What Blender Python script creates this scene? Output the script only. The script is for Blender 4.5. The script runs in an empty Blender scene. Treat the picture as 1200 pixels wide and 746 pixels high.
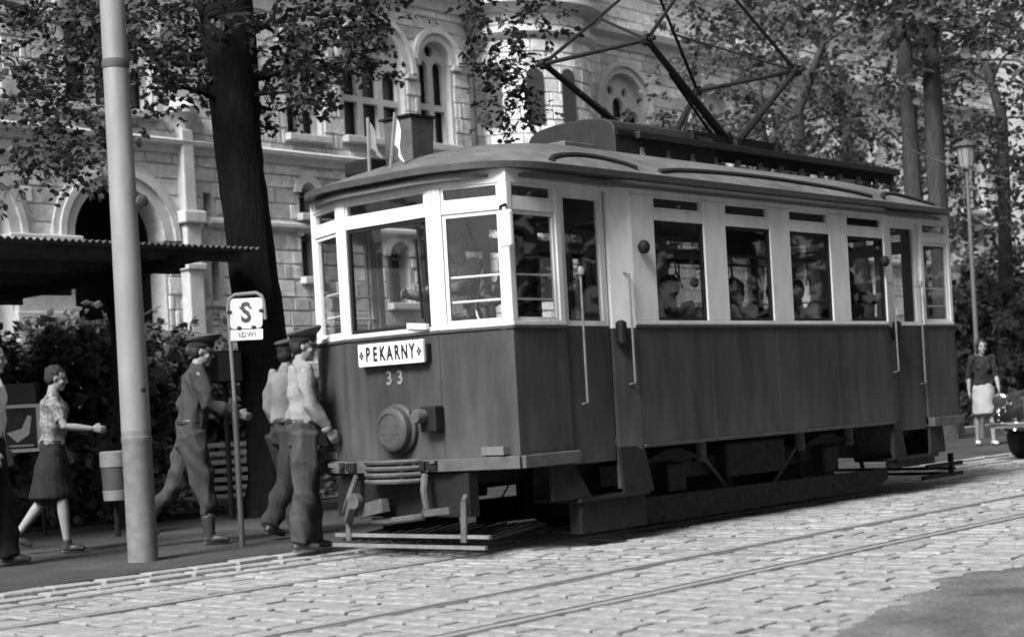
import bpy, bmesh, math, random
import numpy as np
from mathutils import Vector, Matrix, noise as mnoise
random.seed(7)
sc = bpy.context.scene
COL = sc.collection
rad = math.radians

# ------------------------------------------------------------------ camera
# World X runs along the street (the tram's axis), world Y across it, away from the camera.
F_PX, ROLL, PX0, PY0, CAM_H = 1900.0, rad(3.2), 600.0, 473.0, 1.10
AZ = rad(41.35)
RIGHT = Vector((math.sin(AZ), -math.cos(AZ), 0)); FWD = Vector((math.cos(AZ), math.sin(AZ), 0))
cam_d = bpy.data.cameras.new('camera'); cam = bpy.data.objects.new('camera', cam_d); COL.objects.link(cam)
upv = Vector((0, 0, 1))
cx = (RIGHT*math.cos(ROLL) - upv*math.sin(ROLL)); cy = (RIGHT*math.sin(ROLL) + upv*math.cos(ROLL)); cz = -FWD
M3 = Matrix((cx, cy, cz)).transposed()
cam.matrix_world = Matrix.Translation((0, 0, CAM_H)) @ M3.to_4x4()
cam_d.sensor_fit = 'HORIZONTAL'; cam_d.sensor_width = 36.0
cam_d.lens = F_PX/1200*36.0
cam_d.shift_x = 0.0; cam_d.shift_y = (PY0-373.0)/1200.0
cam_d.clip_start = 0.1; cam_d.clip_end = 2000
cam_d.dof.use_dof = True; cam_d.dof.focus_distance = 13.5; cam_d.dof.aperture_fstop = 2.6
sc.camera = cam

# ------------------------------------------------------------------ world, sun, exposure
SUN_EL, SUN_AZ = rad(43), rad(180+8)          # direction towards the sun, measured from +X
wd = bpy.data.worlds.new('World'); sc.world = wd; wd.use_nodes = True
nt = wd.node_tree; nt.nodes.clear()
sky = nt.nodes.new('ShaderNodeTexSky'); sky.sky_type = 'NISHITA'; sky.sun_disc = False
sky.sun_elevation = SUN_EL; sky.sun_rotation = math.pi/2 - SUN_AZ
sky.air_density = 1.0; sky.dust_density = 4.0; sky.ozone_density = 1.0
bw = nt.nodes.new('ShaderNodeRGBToBW'); bg = nt.nodes.new('ShaderNodeBackground'); ow = nt.nodes.new('ShaderNodeOutputWorld')
bg.inputs['Strength'].default_value = 0.12
nt.links.new(sky.outputs[0], bw.inputs[0]); nt.links.new(bw.outputs[0], bg.inputs['Color']); nt.links.new(bg.outputs[0], ow.inputs[0])
sun_d = bpy.data.lights.new('sun', 'SUN'); sun_d.energy = 4.0; sun_d.angle = rad(20); sun_d.color = (1, 1, 1)
sun = bpy.data.objects.new('sun', sun_d); COL.objects.link(sun)
sdir = Vector((math.cos(SUN_EL)*math.cos(SUN_AZ), math.cos(SUN_EL)*math.sin(SUN_AZ), math.sin(SUN_EL)))
sun.rotation_euler = sdir.to_track_quat('Z', 'Y').to_euler(); sun.location = sdir*60
vs = sc.view_settings; vs.view_transform = 'Standard'; vs.look = 'None'; vs.exposure = 0.74; vs.gamma = 1.0
sc.render.engine = 'CYCLES'
sc.cycles.use_denoising = True; sc.cycles.filter_width = 1.7
sc.cycles.max_bounces = 6; sc.cycles.diffuse_bounces = 3; sc.cycles.glossy_bounces = 3; sc.cycles.transparent_max_bounces = 12
sc.cycles.caustics_reflective = False; sc.cycles.caustics_refractive = False

# ------------------------------------------------------------------ pixel helpers (photo pixels, 1200 x 746)
def pray(x, y):
    dx, dy = x-PX0, PY0-y
    a = (dx*math.cos(ROLL)+dy*math.sin(ROLL))/F_PX; b = (-dx*math.sin(ROLL)+dy*math.cos(ROLL))/F_PX
    return RIGHT*a + FWD + upv*b
ORI = Vector((0, 0, CAM_H))
def onY(x, y, c): d = pray(x, y); return ORI + d*(c/d.y)
def onX(x, y, s): d = pray(x, y); return ORI + d*(s/d.x)
def onZ(x, y, z=0.0): d = pray(x, y); return ORI + d*((z-CAM_H)/d.z)
def atD(x, y, depth): return ORI + pray(x, y)*depth
def wpix(p):
    v = Vector(p)-ORI; Y = v.dot(FWD); a = v.dot(RIGHT)/Y*F_PX; b = v.z/Y*F_PX
    return (PX0+a*math.cos(ROLL)-b*math.sin(ROLL), PY0-(a*math.sin(ROLL)+b*math.cos(ROLL)), Y)

# ------------------------------------------------------------------ materials (black-and-white photograph: greys)
MATS = {}
def gmat(name, v, rough=0.7, var=0.2, scale=6.0, bump=0.0, bscale=40.0, spec=0.4, metal=0.0, island=0.0, var2=0.0, scale2=1.0, stretch=None, coat=0.0, dust=0.0):
    m = bpy.data.materials.new(name); m.use_nodes = True; n = m.node_tree; N = n.nodes; L = n.links
    p = N['Principled BSDF']; p.inputs['Roughness'].default_value = rough; p.inputs['Metallic'].default_value = metal
    p.inputs['Specular IOR Level'].default_value = spec
    if coat: p.inputs['Coat Weight'].default_value = coat; p.inputs['Coat Roughness'].default_value = 0.15
    tc = N.new('ShaderNodeTexCoord'); src = tc.outputs['Object']
    if stretch:
        mp = N.new('ShaderNodeMapping'); mp.inputs['Scale'].default_value = stretch; L.new(src, mp.inputs[0]); src = mp.outputs[0]
    def noise(sc_, det=6, ro=0.6):
        t = N.new('ShaderNodeTexNoise'); t.inputs['Scale'].default_value = sc_; t.inputs['Detail'].default_value = det; t.inputs['Roughness'].default_value = ro
        L.new(src, t.inputs['Vector']); return t.outputs['Fac']
    def mrange(o, lo, hi, a=0.3, b=0.7):
        r = N.new('ShaderNodeMapRange'); r.inputs[1].default_value = a; r.inputs[2].default_value = b; r.inputs[3].default_value = lo; r.inputs[4].default_value = hi
        L.new(o, r.inputs[0]); return r.outputs[0]
    def mul(a, b):
        x = N.new('ShaderNodeMath'); x.operation = 'MULTIPLY'
        for i, s in enumerate((a, b)):
            if isinstance(s, (int, float)): x.inputs[i].default_value = s
            else: L.new(s, x.inputs[i])
        return x.outputs[0]
    cur = mul(mrange(noise(scale), 1-var, 1+var), v)
    if var2: cur = mul(cur, mrange(noise(scale2, 3), 1-var2, 1+var2))
    if dust:
        sx = N.new('ShaderNodeSeparateXYZ'); L.new(tc.outputs['Object'], sx.inputs[0])
        lowf = mul(mrange(sx.outputs['Z'], 1.0, 0.0, .70, 1.15), mrange(noise(5.0, 8, .7), .0, 1.0, .35, .7))
        ad = N.new('ShaderNodeMath'); ad.operation = 'MULTIPLY_ADD'; L.new(lowf, ad.inputs[0]); ad.inputs[1].default_value = dust; L.new(cur, ad.inputs[2]); cur = ad.outputs[0]
    if island:
        g = N.new('ShaderNodeNewGeometry'); cur = mul(cur, mrange(g.outputs['Random Per Island'], 1-island, 1+island, 0, 1))
    cc = N.new('ShaderNodeCombineColor')
    for i in range(3): L.new(cur, cc.inputs[i])
    L.new(cc.outputs[0], p.inputs['Base Color'])
    rr = mrange(noise(scale*2.3), max(rough-0.12, 0.02), min(rough+0.12, 1)); L.new(rr, p.inputs['Roughness'])
    if bump:
        b = N.new('ShaderNodeBump'); b.inputs['Strength'].default_value = min(bump, 1); b.inputs['Distance'].default_value = 0.02*max(1, bump)
        L.new(noise(bscale), b.inputs['Height']); L.new(b.outputs[0], p.inputs['Normal'])
    MATS[name] = m; return m
gmat('cream', 0.60, 0.45, 0.12, 9, 0.05, 90, 0.4, var2=0.12, scale2=1.6, stretch=(1, 1, 0.3))
gmat('cream_side', 0.52, 0.42, 0.10, 3, 0.05, 90, 0.5, var2=0.10, scale2=0.9)
gmat('tram_dark', 0.043, 0.48, 0.30, 7.0, 0.5, 2.2, 0.13, dust=0.030, var2=0.28, scale2=1.3, stretch=(1, 1, 0.22))
gmat('tram_trim', 0.055, 0.5, 0.2, 8, 0.1, 50, 0.2)
gmat('tram_roof', 0.095, 0.8, 0.25, 6, 0.08, 40, 0.2, var2=0.35, scale2=1.1)
gmat('roof_black', 0.013, 0.6, 0.3, 8, 0.1, 50)
gmat('iron', 0.009, 0.65, 0.35, 9, 0.25, 60, 0.25)
gmat('iron_dusty', 0.075, 0.75, 0.35, 7, 0.25, 60, 0.3)
gmat('steel', 0.42, 0.35, 0.3, 20, 0.1, 80, 0.5, metal=0.35, stretch=(0.3, 4, 1))
gmat('chrome', 0.75, 0.12, 0.05, 8, 0, 40, metal=1.0)
gmat('white_paint', 0.80, 0.5, 0.08, 12, 0.03, 60)
gmat('black_paint', 0.015, 0.45, 0.2, 12)
gmat('interior', 0.12, 0.6, 0.15, 5)
gmat('ceiling_paint', 0.14, 0.6, 0.1, 5)
gmat('wood_seat', 0.14, 0.5, 0.25, 4, 0.1, 40, stretch=(1, 8, 8))
gmat('rubber', 0.02, 0.8, 0.2, 20)
gmat('grey_pole', 0.20, 0.6, 0.14, 7, 0.12, 50, var2=0.12, scale2=1.2, stretch=(1, 1, 0.3))
gmat('pole_base', 0.15, 0.75, 0.25, 9, 0.2, 50)
gmat('post_paint', 0.09, 0.5, 0.2, 10, 0.05, 50)
gmat('corrugated', 0.13, 0.7, 0.3, 4, 0.1, 30)
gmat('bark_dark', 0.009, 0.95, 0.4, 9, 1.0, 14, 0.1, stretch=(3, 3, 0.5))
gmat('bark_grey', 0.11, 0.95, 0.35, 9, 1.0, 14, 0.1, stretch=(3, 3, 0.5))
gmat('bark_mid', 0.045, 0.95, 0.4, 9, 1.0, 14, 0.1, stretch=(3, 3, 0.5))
gmat('stone', 0.54, 0.9, 0.26, 5, 0.9, 12, 0.15, island=0.26, var2=0.14, scale2=0.35)
gmat('stone_trim', 0.48, 0.9, 0.14, 5, 0.3, 24, 0.15, var2=0.14, scale2=0.6)
gmat('stone_dark', 0.20, 0.95, 0.25, 4, 0.4, 24, 0.15)
gmat('mortar', 0.46, 0.95, 0.15, 8, 0.3, 40)
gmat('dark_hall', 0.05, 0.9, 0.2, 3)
gmat('window_wood', 0.22, 0.6, 0.15, 8)
gmat('sett', 0.27, 0.8, 0.30, 18, 0.8, 60, 0.2, island=0.16, var2=0.16, scale2=0.8)
gmat('kerb_stone', 0.25, 0.75, 0.2, 14, 0.5, 45, 0.3, island=0.15, var2=0.12, scale2=1.0)
gmat('sett_joint', 0.075, 0.95, 0.8, 3.2, 0.8, 40, 0.1)
gmat('asphalt', 0.060, 0.88, 0.4, 26, 0.9, 120, 0.2, var2=0.45, scale2=0.9)
gmat('asphalt_pale', 0.17, 0.9, 0.45, 55, 1.0, 120, 0.15, var2=0.45, scale2=1.6)
gmat('soil', 0.07, 0.95, 0.4, 6, 0.8, 30, 0.1, var2=0.3, scale2=0.5)
gmat('path_gravel', 0.22, 0.95, 0.2, 20, 0.5, 90, 0.1)
gmat('skin', 0.22, 0.5, 0.06, 20, 0.0, 60, 0.4)
gmat('hair_dark', 0.018, 0.6, 0.3, 60, 0.5, 160, 0.3)
gmat('cloth_shirt', 0.21, 0.9, 0.10, 20, 0.3, 60, 0.1)
gmat('cloth_white', 0.62, 0.9, 0.06, 20, 0.3, 60, 0.1)
gmat('cloth_trousers', 0.05, 0.9, 0.18, 14, 0.3, 60, 0.1)
gmat('cloth_uniform', 0.045, 0.9, 0.2, 14, 0.3, 60, 0.1)
gmat('cloth_dark', 0.022, 0.9, 0.2, 14, 0.3, 60, 0.1)
gmat('cloth_skirt', 0.28, 0.9, 0.1, 14, 0.3, 60, 0.1)
gmat('cloth_pattern', 0.16, 0.9, 0.75, 34, 0.2, 60, 0.1)
gmat('cap_cloth', 0.07, 0.85, 0.15, 14, 0.2, 60, 0.15)
gmat('leather', 0.03, 0.45, 0.25, 20, 0.1, 60, 0.5)
gmat('shoe_light', 0.45, 0.6, 0.1, 20)
gmat('car_paint', 0.012, 0.15, 0.1, 5, 0, 40, 0.6, coat=0.6)
gmat('slat_wood', 0.5, 0.7, 0.2, 6, 0.2, 50, stretch=(1, 8, 8))
gmat('poster_dark', 0.05, 0.6, 0.6, 5)
gmat('bin_pale', 0.19, 0.5, 0.2, 9)
gmat('bin_dark', 0.06, 0.55, 0.2, 9)
gmat('lantern_glass', 0.22, 0.4, 0.1, 8)
gmat('enamel', 0.74, 0.3, 0.06, 9, 0.02, 40, 0.5)

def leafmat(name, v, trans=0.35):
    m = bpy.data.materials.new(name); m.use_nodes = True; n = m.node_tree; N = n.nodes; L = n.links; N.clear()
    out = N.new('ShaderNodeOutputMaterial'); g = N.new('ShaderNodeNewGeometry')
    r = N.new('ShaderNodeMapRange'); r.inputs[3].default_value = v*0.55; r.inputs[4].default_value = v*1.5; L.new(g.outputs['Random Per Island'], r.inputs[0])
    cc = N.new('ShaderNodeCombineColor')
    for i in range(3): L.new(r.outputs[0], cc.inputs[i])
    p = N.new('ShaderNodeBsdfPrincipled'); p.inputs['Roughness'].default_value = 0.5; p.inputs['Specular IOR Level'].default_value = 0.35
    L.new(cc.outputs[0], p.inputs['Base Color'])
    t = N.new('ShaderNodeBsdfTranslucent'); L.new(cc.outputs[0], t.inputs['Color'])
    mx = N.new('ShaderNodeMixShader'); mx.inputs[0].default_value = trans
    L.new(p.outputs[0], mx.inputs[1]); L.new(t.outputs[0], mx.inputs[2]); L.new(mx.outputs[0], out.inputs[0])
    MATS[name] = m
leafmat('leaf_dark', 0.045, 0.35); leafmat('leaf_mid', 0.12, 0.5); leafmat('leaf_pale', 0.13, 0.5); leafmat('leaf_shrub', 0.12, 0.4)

def glassmat(name, tint, refl=1.0, rough=0.02, dirt=0.06):
    m = bpy.data.materials.new(name); m.use_nodes = True; n = m.node_tree; N = n.nodes; L = n.links; N.clear()
    out = N.new('ShaderNodeOutputMaterial'); lw = N.new('ShaderNodeLayerWeight'); lw.inputs[0].default_value = 0.5
    pw = N.new('ShaderNodeMath'); pw.operation = 'POWER'; pw.inputs[1].default_value = 4.0; L.new(lw.outputs['Facing'], pw.inputs[0])
    f = N.new('ShaderNodeMapRange'); f.inputs[3].default_value = 0.022; f.inputs[4].default_value = 0.9; L.new(pw.outputs[0], f.inputs[0])
    tr = N.new('ShaderNodeBsdfTransparent'); tr.inputs[0].default_value = (tint, tint, tint, 1)
    gl = N.new('ShaderNodeBsdfGlossy'); gl.inputs['Roughness'].default_value = rough; gl.inputs[0].default_value = (refl, refl, refl, 1)
    df = N.new('ShaderNodeBsdfDiffuse'); df.inputs[0].default_value = (0.4, 0.4, 0.4, 1)
    tc = N.new('ShaderNodeTexCoord'); no = N.new('ShaderNodeTexNoise'); no.inputs['Scale'].default_value = 3.0; no.inputs['Detail'].default_value = 5; L.new(tc.outputs['Object'], no.inputs['Vector'])
    mr = N.new('ShaderNodeMapRange'); mr.inputs[1].default_value = 0.35; mr.inputs[2].default_value = 0.8; mr.inputs[3].default_value = 0.0; mr.inputs[4].default_value = dirt; L.new(no.outputs['Fac'], mr.inputs[0])
    m0 = N.new('ShaderNodeMixShader'); L.new(mr.outputs[0], m0.inputs[0]); L.new(tr.outputs[0], m0.inputs[1]); L.new(df.outputs[0], m0.inputs[2])
    mx = N.new('ShaderNodeMixShader'); L.new(f.outputs[0], mx.inputs[0]); L.new(m0.outputs[0], mx.inputs[1]); L.new(gl.outputs[0], mx.inputs[2]); L.new(mx.outputs[0], out.inputs[0])
    MATS[name] = m
glassmat('glass', 0.94, dirt=0.006); glassmat('car_glass', 0.5)
gmat('museum_glass', 0.035, 0.12, 0.3, 0.8, 0, 20, 0.5)

# ------------------------------------------------------------------ mesh helpers
def link(o, parent=None):
    COL.objects.link(o)
    if parent is not None: o.parent = parent
    return o
def props(o, label=None, cat=None, group=None, kind=None):
    if label: o['label'] = label
    if cat: o['category'] = cat
    if group: o['group'] = group
    if kind: o['kind'] = kind
    return o
def empty(name, loc=(0, 0, 0), rz=0.0, label=None, cat=None, group=None):
    o = bpy.data.objects.new(name, None); o.empty_display_size = 0.2; COL.objects.link(o); o.location = loc; o.rotation_euler = (0, 0, rz)
    return props(o, label, cat, group)
class MB:
    def __init__(s): s.v = []; s.f = []
    def add(s, vs_, fs): b = len(s.v); s.v += [tuple(p) for p in vs_]; s.f += [tuple(b+i for i in f) for f in fs]; return s
    def box(s, x0, x1, y0, y1, z0, z1):
        x0, x1 = min(x0, x1), max(x0, x1); y0, y1 = min(y0, y1), max(y0, y1); z0, z1 = min(z0, z1), max(z0, z1)
        return s.add([(x0,y0,z0),(x1,y0,z0),(x1,y1,z0),(x0,y1,z0),(x0,y0,z1),(x1,y0,z1),(x1,y1,z1),(x0,y1,z1)],
                     [(3,2,1,0),(4,5,6,7),(0,1,5,4),(1,2,6,5),(2,3,7,6),(3,0,4,7)])
    def bar(s, p, q, w, h=None, up=(0, 0, 1)):
        """box beam from p to q, w across, h along up"""
        h = h or w; p = Vector(p); q = Vector(q); d = (q-p).normalized(); upn = Vector(up)
        if abs(d.dot(upn)) > 0.99: upn = Vector((1, 0, 0))
        a = d.cross(upn).normalized()*w/2; b = a.cross(d).normalized()*h/2
        vs_ = [p-a-b, p+a-b, p+a+b, p-a+b, q-a-b, q+a-b, q+a+b, q-a+b]
        return s.add(vs_, [(0,1,2,3),(7,6,5,4),(0,4,5,1),(1,5,6,2),(2,6,7,3),(3,7,4,0)])
    def tube(s, pts, r, n=10, cap=True):
        pts = [Vector(p) for p in pts]; k = len(pts); rs = [r]*k if isinstance(r, (int, float)) else list(r)
        t0 = (pts[1]-pts[0]).normalized(); ref = Vector((0, 0, 1)) if abs(t0.z) < 0.9 else Vector((1, 0, 0)); a = t0.cross(ref).normalized()
        vs_ = []
        for i, p in enumerate(pts):
            t = ((pts[min(i+1, k-1)]-pts[max(i-1, 0)])).normalized(); a = (a-t*a.dot(t)).normalized(); b = t.cross(a)
            for j in range(n): an = 2*math.pi*j/n; vs_.append(p+(a*math.cos(an)+b*math.sin(an))*rs[i])
        fs = [(i*n+j, i*n+(j+1)%n, (i+1)*n+(j+1)%n, (i+1)*n+j) for i in range(k-1) for j in range(n)]
        if cap: fs += [tuple(range(n-1, -1, -1)), tuple((k-1)*n+j for j in range(n))]
        return s.add(vs_, fs)
    def lathe(s, prof, n=20, c=(0, 0, 0), axis='z', a0=0.0, sy=1.0):
        vs_ = []
        for r, z in prof:
            for j in range(n):
                an = a0+2*math.pi*j/n; x, y = r*math.cos(an), r*math.sin(an)*sy
                v = (x, y, z) if axis == 'z' else ((z, x, y) if axis == 'x' else (y, z, x))
                vs_.append((c[0]+v[0], c[1]+v[1], c[2]+v[2]))
        k = len(prof)
        fs = [(i*n+j, i*n+(j+1)%n, (i+1)*n+(j+1)%n, (i+1)*n+j) for i in range(k-1) for j in range(n)]
        fs += [tuple(range(n-1, -1, -1)), tuple((k-1)*n+j for j in range(n))]
        return s.add(vs_, fs)
    def prism(s, poly, vec):
        k = len(poly); vec = Vector(vec); p = [Vector(q) for q in poly]
        return s.add(p+[q+vec for q in p], [tuple(range(k-1, -1, -1)), tuple(range(k, 2*k))]+[(i, (i+1)%k, k+(i+1)%k, k+i) for i in range(k)])
    def mesh(s, name, smooth=False):
        me = bpy.data.meshes.new(name); me.from_pydata(s.v, [], s.f); me.validate()
        bm = bmesh.new(); bm.from_mesh(me); bmesh.ops.recalc_face_normals(bm, faces=bm.faces); bm.to_mesh(me); bm.free()
        if smooth:
            me.polygons.foreach_set('use_smooth', [True]*len(me.polygons))
            try: me.set_sharp_from_angle(angle=rad(38))
            except Exception: pass
        return me
    def build(s, name, mat, parent=None, smooth=False, bevel=0.0, kind=None):
        me = s.mesh(name, smooth); me.materials.append(MATS[mat]); o = link(bpy.data.objects.new(name, me), parent)
        if bevel:
            b = o.modifiers.new('bevel', 'BEVEL'); b.width = bevel; b.segments = 2; b.limit_method = 'ANGLE'; b.harden_normals = False
        if kind: o['kind'] = kind
        return o
def boxo(name, mat, parent, *a, bevel=0.0): return MB().box(*a).build(name, mat, parent, bevel=bevel)
def arc_pts(cx_, cz_, r, a0, a1, n): return [(cx_+r*math.cos(a0+(a1-a0)*i/n), cz_+r*math.sin(a0+(a1-a0)*i/n)) for i in range(n+1)]
def eval_mesh(o, remove=True):
    dg = bpy.context.evaluated_depsgraph_get(); me = bpy.data.meshes.new_from_object(o.evaluated_get(dg))
    if remove:
        d = o.data; bpy.data.objects.remove(o)
        try: (bpy.data.curves if isinstance(d, bpy.types.Curve) else bpy.data.meshes).remove(d)
        except Exception: pass
    return me
def plate(outline, holes, thick):
    """flat plate with holes in its own XY plane, centred on z = 0; returns a mesh"""
    cu = bpy.data.curves.new('plate', 'CURVE'); cu.dimensions = '2D'; cu.fill_mode = 'BOTH'; cu.extrude = thick/2
    for loop in [outline]+list(holes):
        sp = cu.splines.new('POLY'); sp.points.add(len(loop)-1); sp.use_cyclic_u = True
        for i, p in enumerate(loop): sp.points[i].co = (p[0], p[1], 0, 1)
    o = bpy.data.objects.new('plate', cu); COL.objects.link(o); bpy.context.view_layer.update()
    return eval_mesh(o)
def text_mesh(txt, size, extrude, offset=0.0, space=1.0):
    cu = bpy.data.curves.new('txt', 'FONT'); cu.body = txt; cu.size = size; cu.extrude = extrude; cu.offset = offset; cu.align_x = 'CENTER'; cu.align_y = 'CENTER'; cu.space_character = space; cu.resolution_u = 3
    o = bpy.data.objects.new('txt', cu); COL.objects.link(o); bpy.context.view_layer.update()
    return eval_mesh(o)
def obj_from_mesh(name, me, mat, parent=None):
    me.materials.clear(); me.materials.append(MATS[mat]); me.name = name
    return link(bpy.data.objects.new(name, me), parent)
def copy_tree(o, parent=None):
    c = o.copy(); COL.objects.link(c); c.parent = parent
    for ch in list(o.children): copy_tree(ch, c)
    return c

# ================================================================== SETTING
def sheet(name, mat, x0, x1, y0, y1, z, nx=1, ny=1, edge=None):
    vs_ = []; fs = []
    for j in range(ny+1):
        for i in range(nx+1): vs_.append((x0+(x1-x0)*i/nx, y0+(y1-y0)*j/ny, z))
    for j in range(ny):
        for i in range(nx): a = j*(nx+1)+i; fs.append((a, a+1, a+nx+2, a+nx+1))
    return props(MB().add(vs_, fs).build(name, mat), kind='structure')
sheet('ground', 'soil', -400, 500, -400, 500, -0.09)
road = sheet('road_bed', 'sett_joint', -60, 200, 3.2, 9.46, -0.015)
# asphalt carriageway nearer than the setts, ragged edge lapping over them
rr = random.Random(5)
edge = []
x = -60.0
while x < 120:
    if x < 2 or x > 16: y = 3.95
    else: y = 3.66+0.34*max(0, min(1, (x-6.2)/1.7))+0.10*mnoise.noise((x*0.55, 3.1, 0))+0.17*mnoise.noise((x*2.6, 7.7, 0))+0.11*mnoise.noise((x*7.5, 1.7, 0))+0.05*mnoise.noise((x*16, 4.7, 0))
    edge.append((x, y)); x += 0.06 if 2 <= x <= 16 else 2.0
poly = [(120, -60), (-60, -60)]+edge
top = [(p[0], p[1], 0.010) for p in poly]; low = [(p[0], p[1]+0.015 if p[1] > 0 else p[1], -0.03) for p in poly]
k = len(poly)
props(MB().add(top+low, [tuple(range(k))]+[(i, (i+1) % k, k+(i+1) % k, k+i) for i in range(k)]).build('asphalt_carriageway', 'asphalt_pale'), kind='structure')

mbg = MB()
for i in range(1100):
    gx = rr.uniform(3.5, 16); gy = rr.uniform(2.2, 4.05); q = rr.uniform(.004, .012)
    a = rr.uniform(0, 6.3); c_, s__ = math.cos(a)*q, math.sin(a)*q
    mbg.add([(gx+c_, gy+s__, .010), (gx-s__, gy+c_, .010), (gx-c_*.9, gy-s__, .010), (gx+s__, gy-c_*.8, .010), (gx, gy, .010+q*.9)], [(0, 1, 4), (1, 2, 4), (2, 3, 4), (3, 0, 4)])
props(mbg.build('road_grit', 'asphalt_pale'), kind='stuff')
# pavement: dark asphalt with a flush edging of pale stones
PAV_Z = 0.035
pav = props(MB().box(-60, 200, 9.80, 15.2, -0.05, PAV_Z).build('pavement', 'asphalt'), kind='structure')
lawn = sheet('planted_bank', 'soil', -60, 200, 15.2, 26.0, 0.05)
path = props(MB().box(10, 120, 16.6, 18.2, 0.0, 0.075).build('gravel_path', 'path_gravel'), kind='structure')
path2 = props(MB().box(24, 120, 14.75, 15.2, -0.05, 0.11).build('pavement_edging', 'kerb_stone'), kind='structure')

# --- setts: bevelled blocks with their own edges and uneven tops
def sett_verts(lx, ly, rng, h=0.05):
    b = 0.011; t = [rng.uniform(-0.0025, 0.0025) for _ in range(4)]
    j = lambda s_: s_*rng.uniform(-1, 1)
    X, Y = lx/2, ly/2
    base = [(-X, -Y), (X, -Y), (X, Y), (-X, Y)]
    lo = [(p[0], p[1], -h) for p in base]
    md = [(p[0]+j(.006), p[1]+j(.006), -b*0.6) for p in base]
    tp = [((abs(p[0])-b)*(1 if p[0] > 0 else -1)+j(.006), (abs(p[1])-b)*(1 if p[1] > 0 else -1)+j(.006), t[i]) for i, p in enumerate(base)]
    c = [(rng.uniform(-.02, .02), rng.uniform(-.02, .02), sum(t)/4+0.0012)]
    fs = []
    for i in range(4):
        k2 = (i+1) % 4; fs += [(i, k2, 4+k2, 4+i), (4+i, 4+k2, 8+k2, 8+i), (8+i, 8+k2, 12)]
    return lo+md+tp+c, fs
rs = random.Random(11)
variants = []
SX, SY = 0.205, 0.275
for i in range(14):
    vv, ff = sett_verts(SX-rs.uniform(.018, .036), SY-rs.uniform(.018, .038), rs)
    me = MB().add(vv, ff).mesh('sett'); me.materials.append(MATS['sett']); variants.append(me)
RAIL_C = [5.45, 6.41, 8.22, 9.18]
setts = []
x = 2.2
while x < 40:
    dx = SX*rs.uniform(.78, 1.2)
    bands = [(3.3, RAIL_C[0]-.05), (RAIL_C[0]+.09, RAIL_C[1]-.09), (RAIL_C[1]+.05, RAIL_C[2]-.05), (RAIL_C[2]+.09, RAIL_C[3]-.09), (RAIL_C[3]+.05, 9.44)]
    for (b0, b1) in bands:
        ws = []
        while sum(ws) < b1-b0: ws.append(SY*rs.choice([.62, .8, .9, 1.0, 1.0, 1.15, 1.35]))
        kf_ = (b1-b0)/sum(ws); y = b0
        for w in ws:
            w *= kf_; yc = y+w/2; y += w
            setts.append((x+.035*math.sin(yc*1.9+x*.35)+rs.uniform(-.012, .012), yc, w/SY, dx/SX*rs.uniform(.92, 1.02)))
    x += dx
def inframe(p):
    a, b, d = wpix(p); return -10 < a < 1210 and -10 < b < 752 and d > 0
vis = [q for q in setts if inframe((q[0], q[1], 0))]
vis.sort(key=lambda q: q[0]**2+q[1]**2)
near = vis[:296]; nearset = set(near)
for q in near:
    o = link(bpy.data.objects.new('sett', rs.choice(variants)), road)
    o.location = (q[0], q[1], rs.uniform(-.006, .004)); o.scale = (q[3], q[2], 1); o.rotation_euler = (rs.uniform(-.012, .012), rs.uniform(-.012, .012), rs.uniform(-.05, .05))
mb = MB()
for q in setts:
    if q in nearset: continue
    vv, ff = sett_verts(SX*q[3]-rs.uniform(.018, .036), (SY*q[2])-rs.uniform(.018, .038), rs)
    dz = rs.uniform(-.006, .004); ca = rs.uniform(-.05, .05)
    mb.add([(q[0]+v[0]-v[1]*ca, q[1]+v[1]+v[0]*ca, v[2]+dz) for v in vv], ff)
mb.build('setts', 'sett', road, kind='stuff')
# edging stones along the pavement: two rows, the second half sunk
mbv = []
for i in range(6):
    vv, ff = sett_verts(0.39-rs.uniform(.015, .03), 0.165-rs.uniform(.006, .014), rs, 0.09); me = MB().add(vv, ff).mesh('edging_stone'); me.materials.append(MATS['kerb_stone']); mbv.append(me)
for r_ in range(2):
    x = 1.0+0.2*r_
    while x < 30:
        o = link(bpy.data.objects.new('edging_stone', rs.choice(mbv)), pav); o.location = (x, 9.545+0.17*r_, 0.012+0.022*r_+rs.uniform(-.004, .004)); o.rotation_euler = (0, rs.uniform(-.015, .015), rs.uniform(-.02, .02))
        x += 0.395*rs.uniform(.97, 1.04)
props(MB().box(30, 200, 9.46, 9.80, -0.05, 0.03).build('pavement_kerb', 'kerb_stone'), kind='structure')

# grooved tram rails
for c in RAIL_C:
    side = 1 if c in (RAIL_C[0], RAIL_C[2]) else -1          # groove on the inner side
    r_ = MB().box(-60, 200, c-0.03, c+0.03, -0.06, 0.005).build('tram_rail', 'steel' if c == RAIL_C[0] else 'kerb_stone', bevel=0.004); props(r_, kind='structure')
    MB().box(-60, 200, c+side*0.031, c+side*0.066, -0.06, -0.018).build('rail_groove', 'black_paint' if c in (RAIL_C[0], RAIL_C[2]) else 'sett_joint', r_)
    MB().box(-60, 200, c+side*0.067, c+side*0.083, -0.06, 0.000).build('rail_lip', 'iron_dusty' if c in (RAIL_C[0], RAIL_C[2]) else 'kerb_stone', r_)

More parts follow.
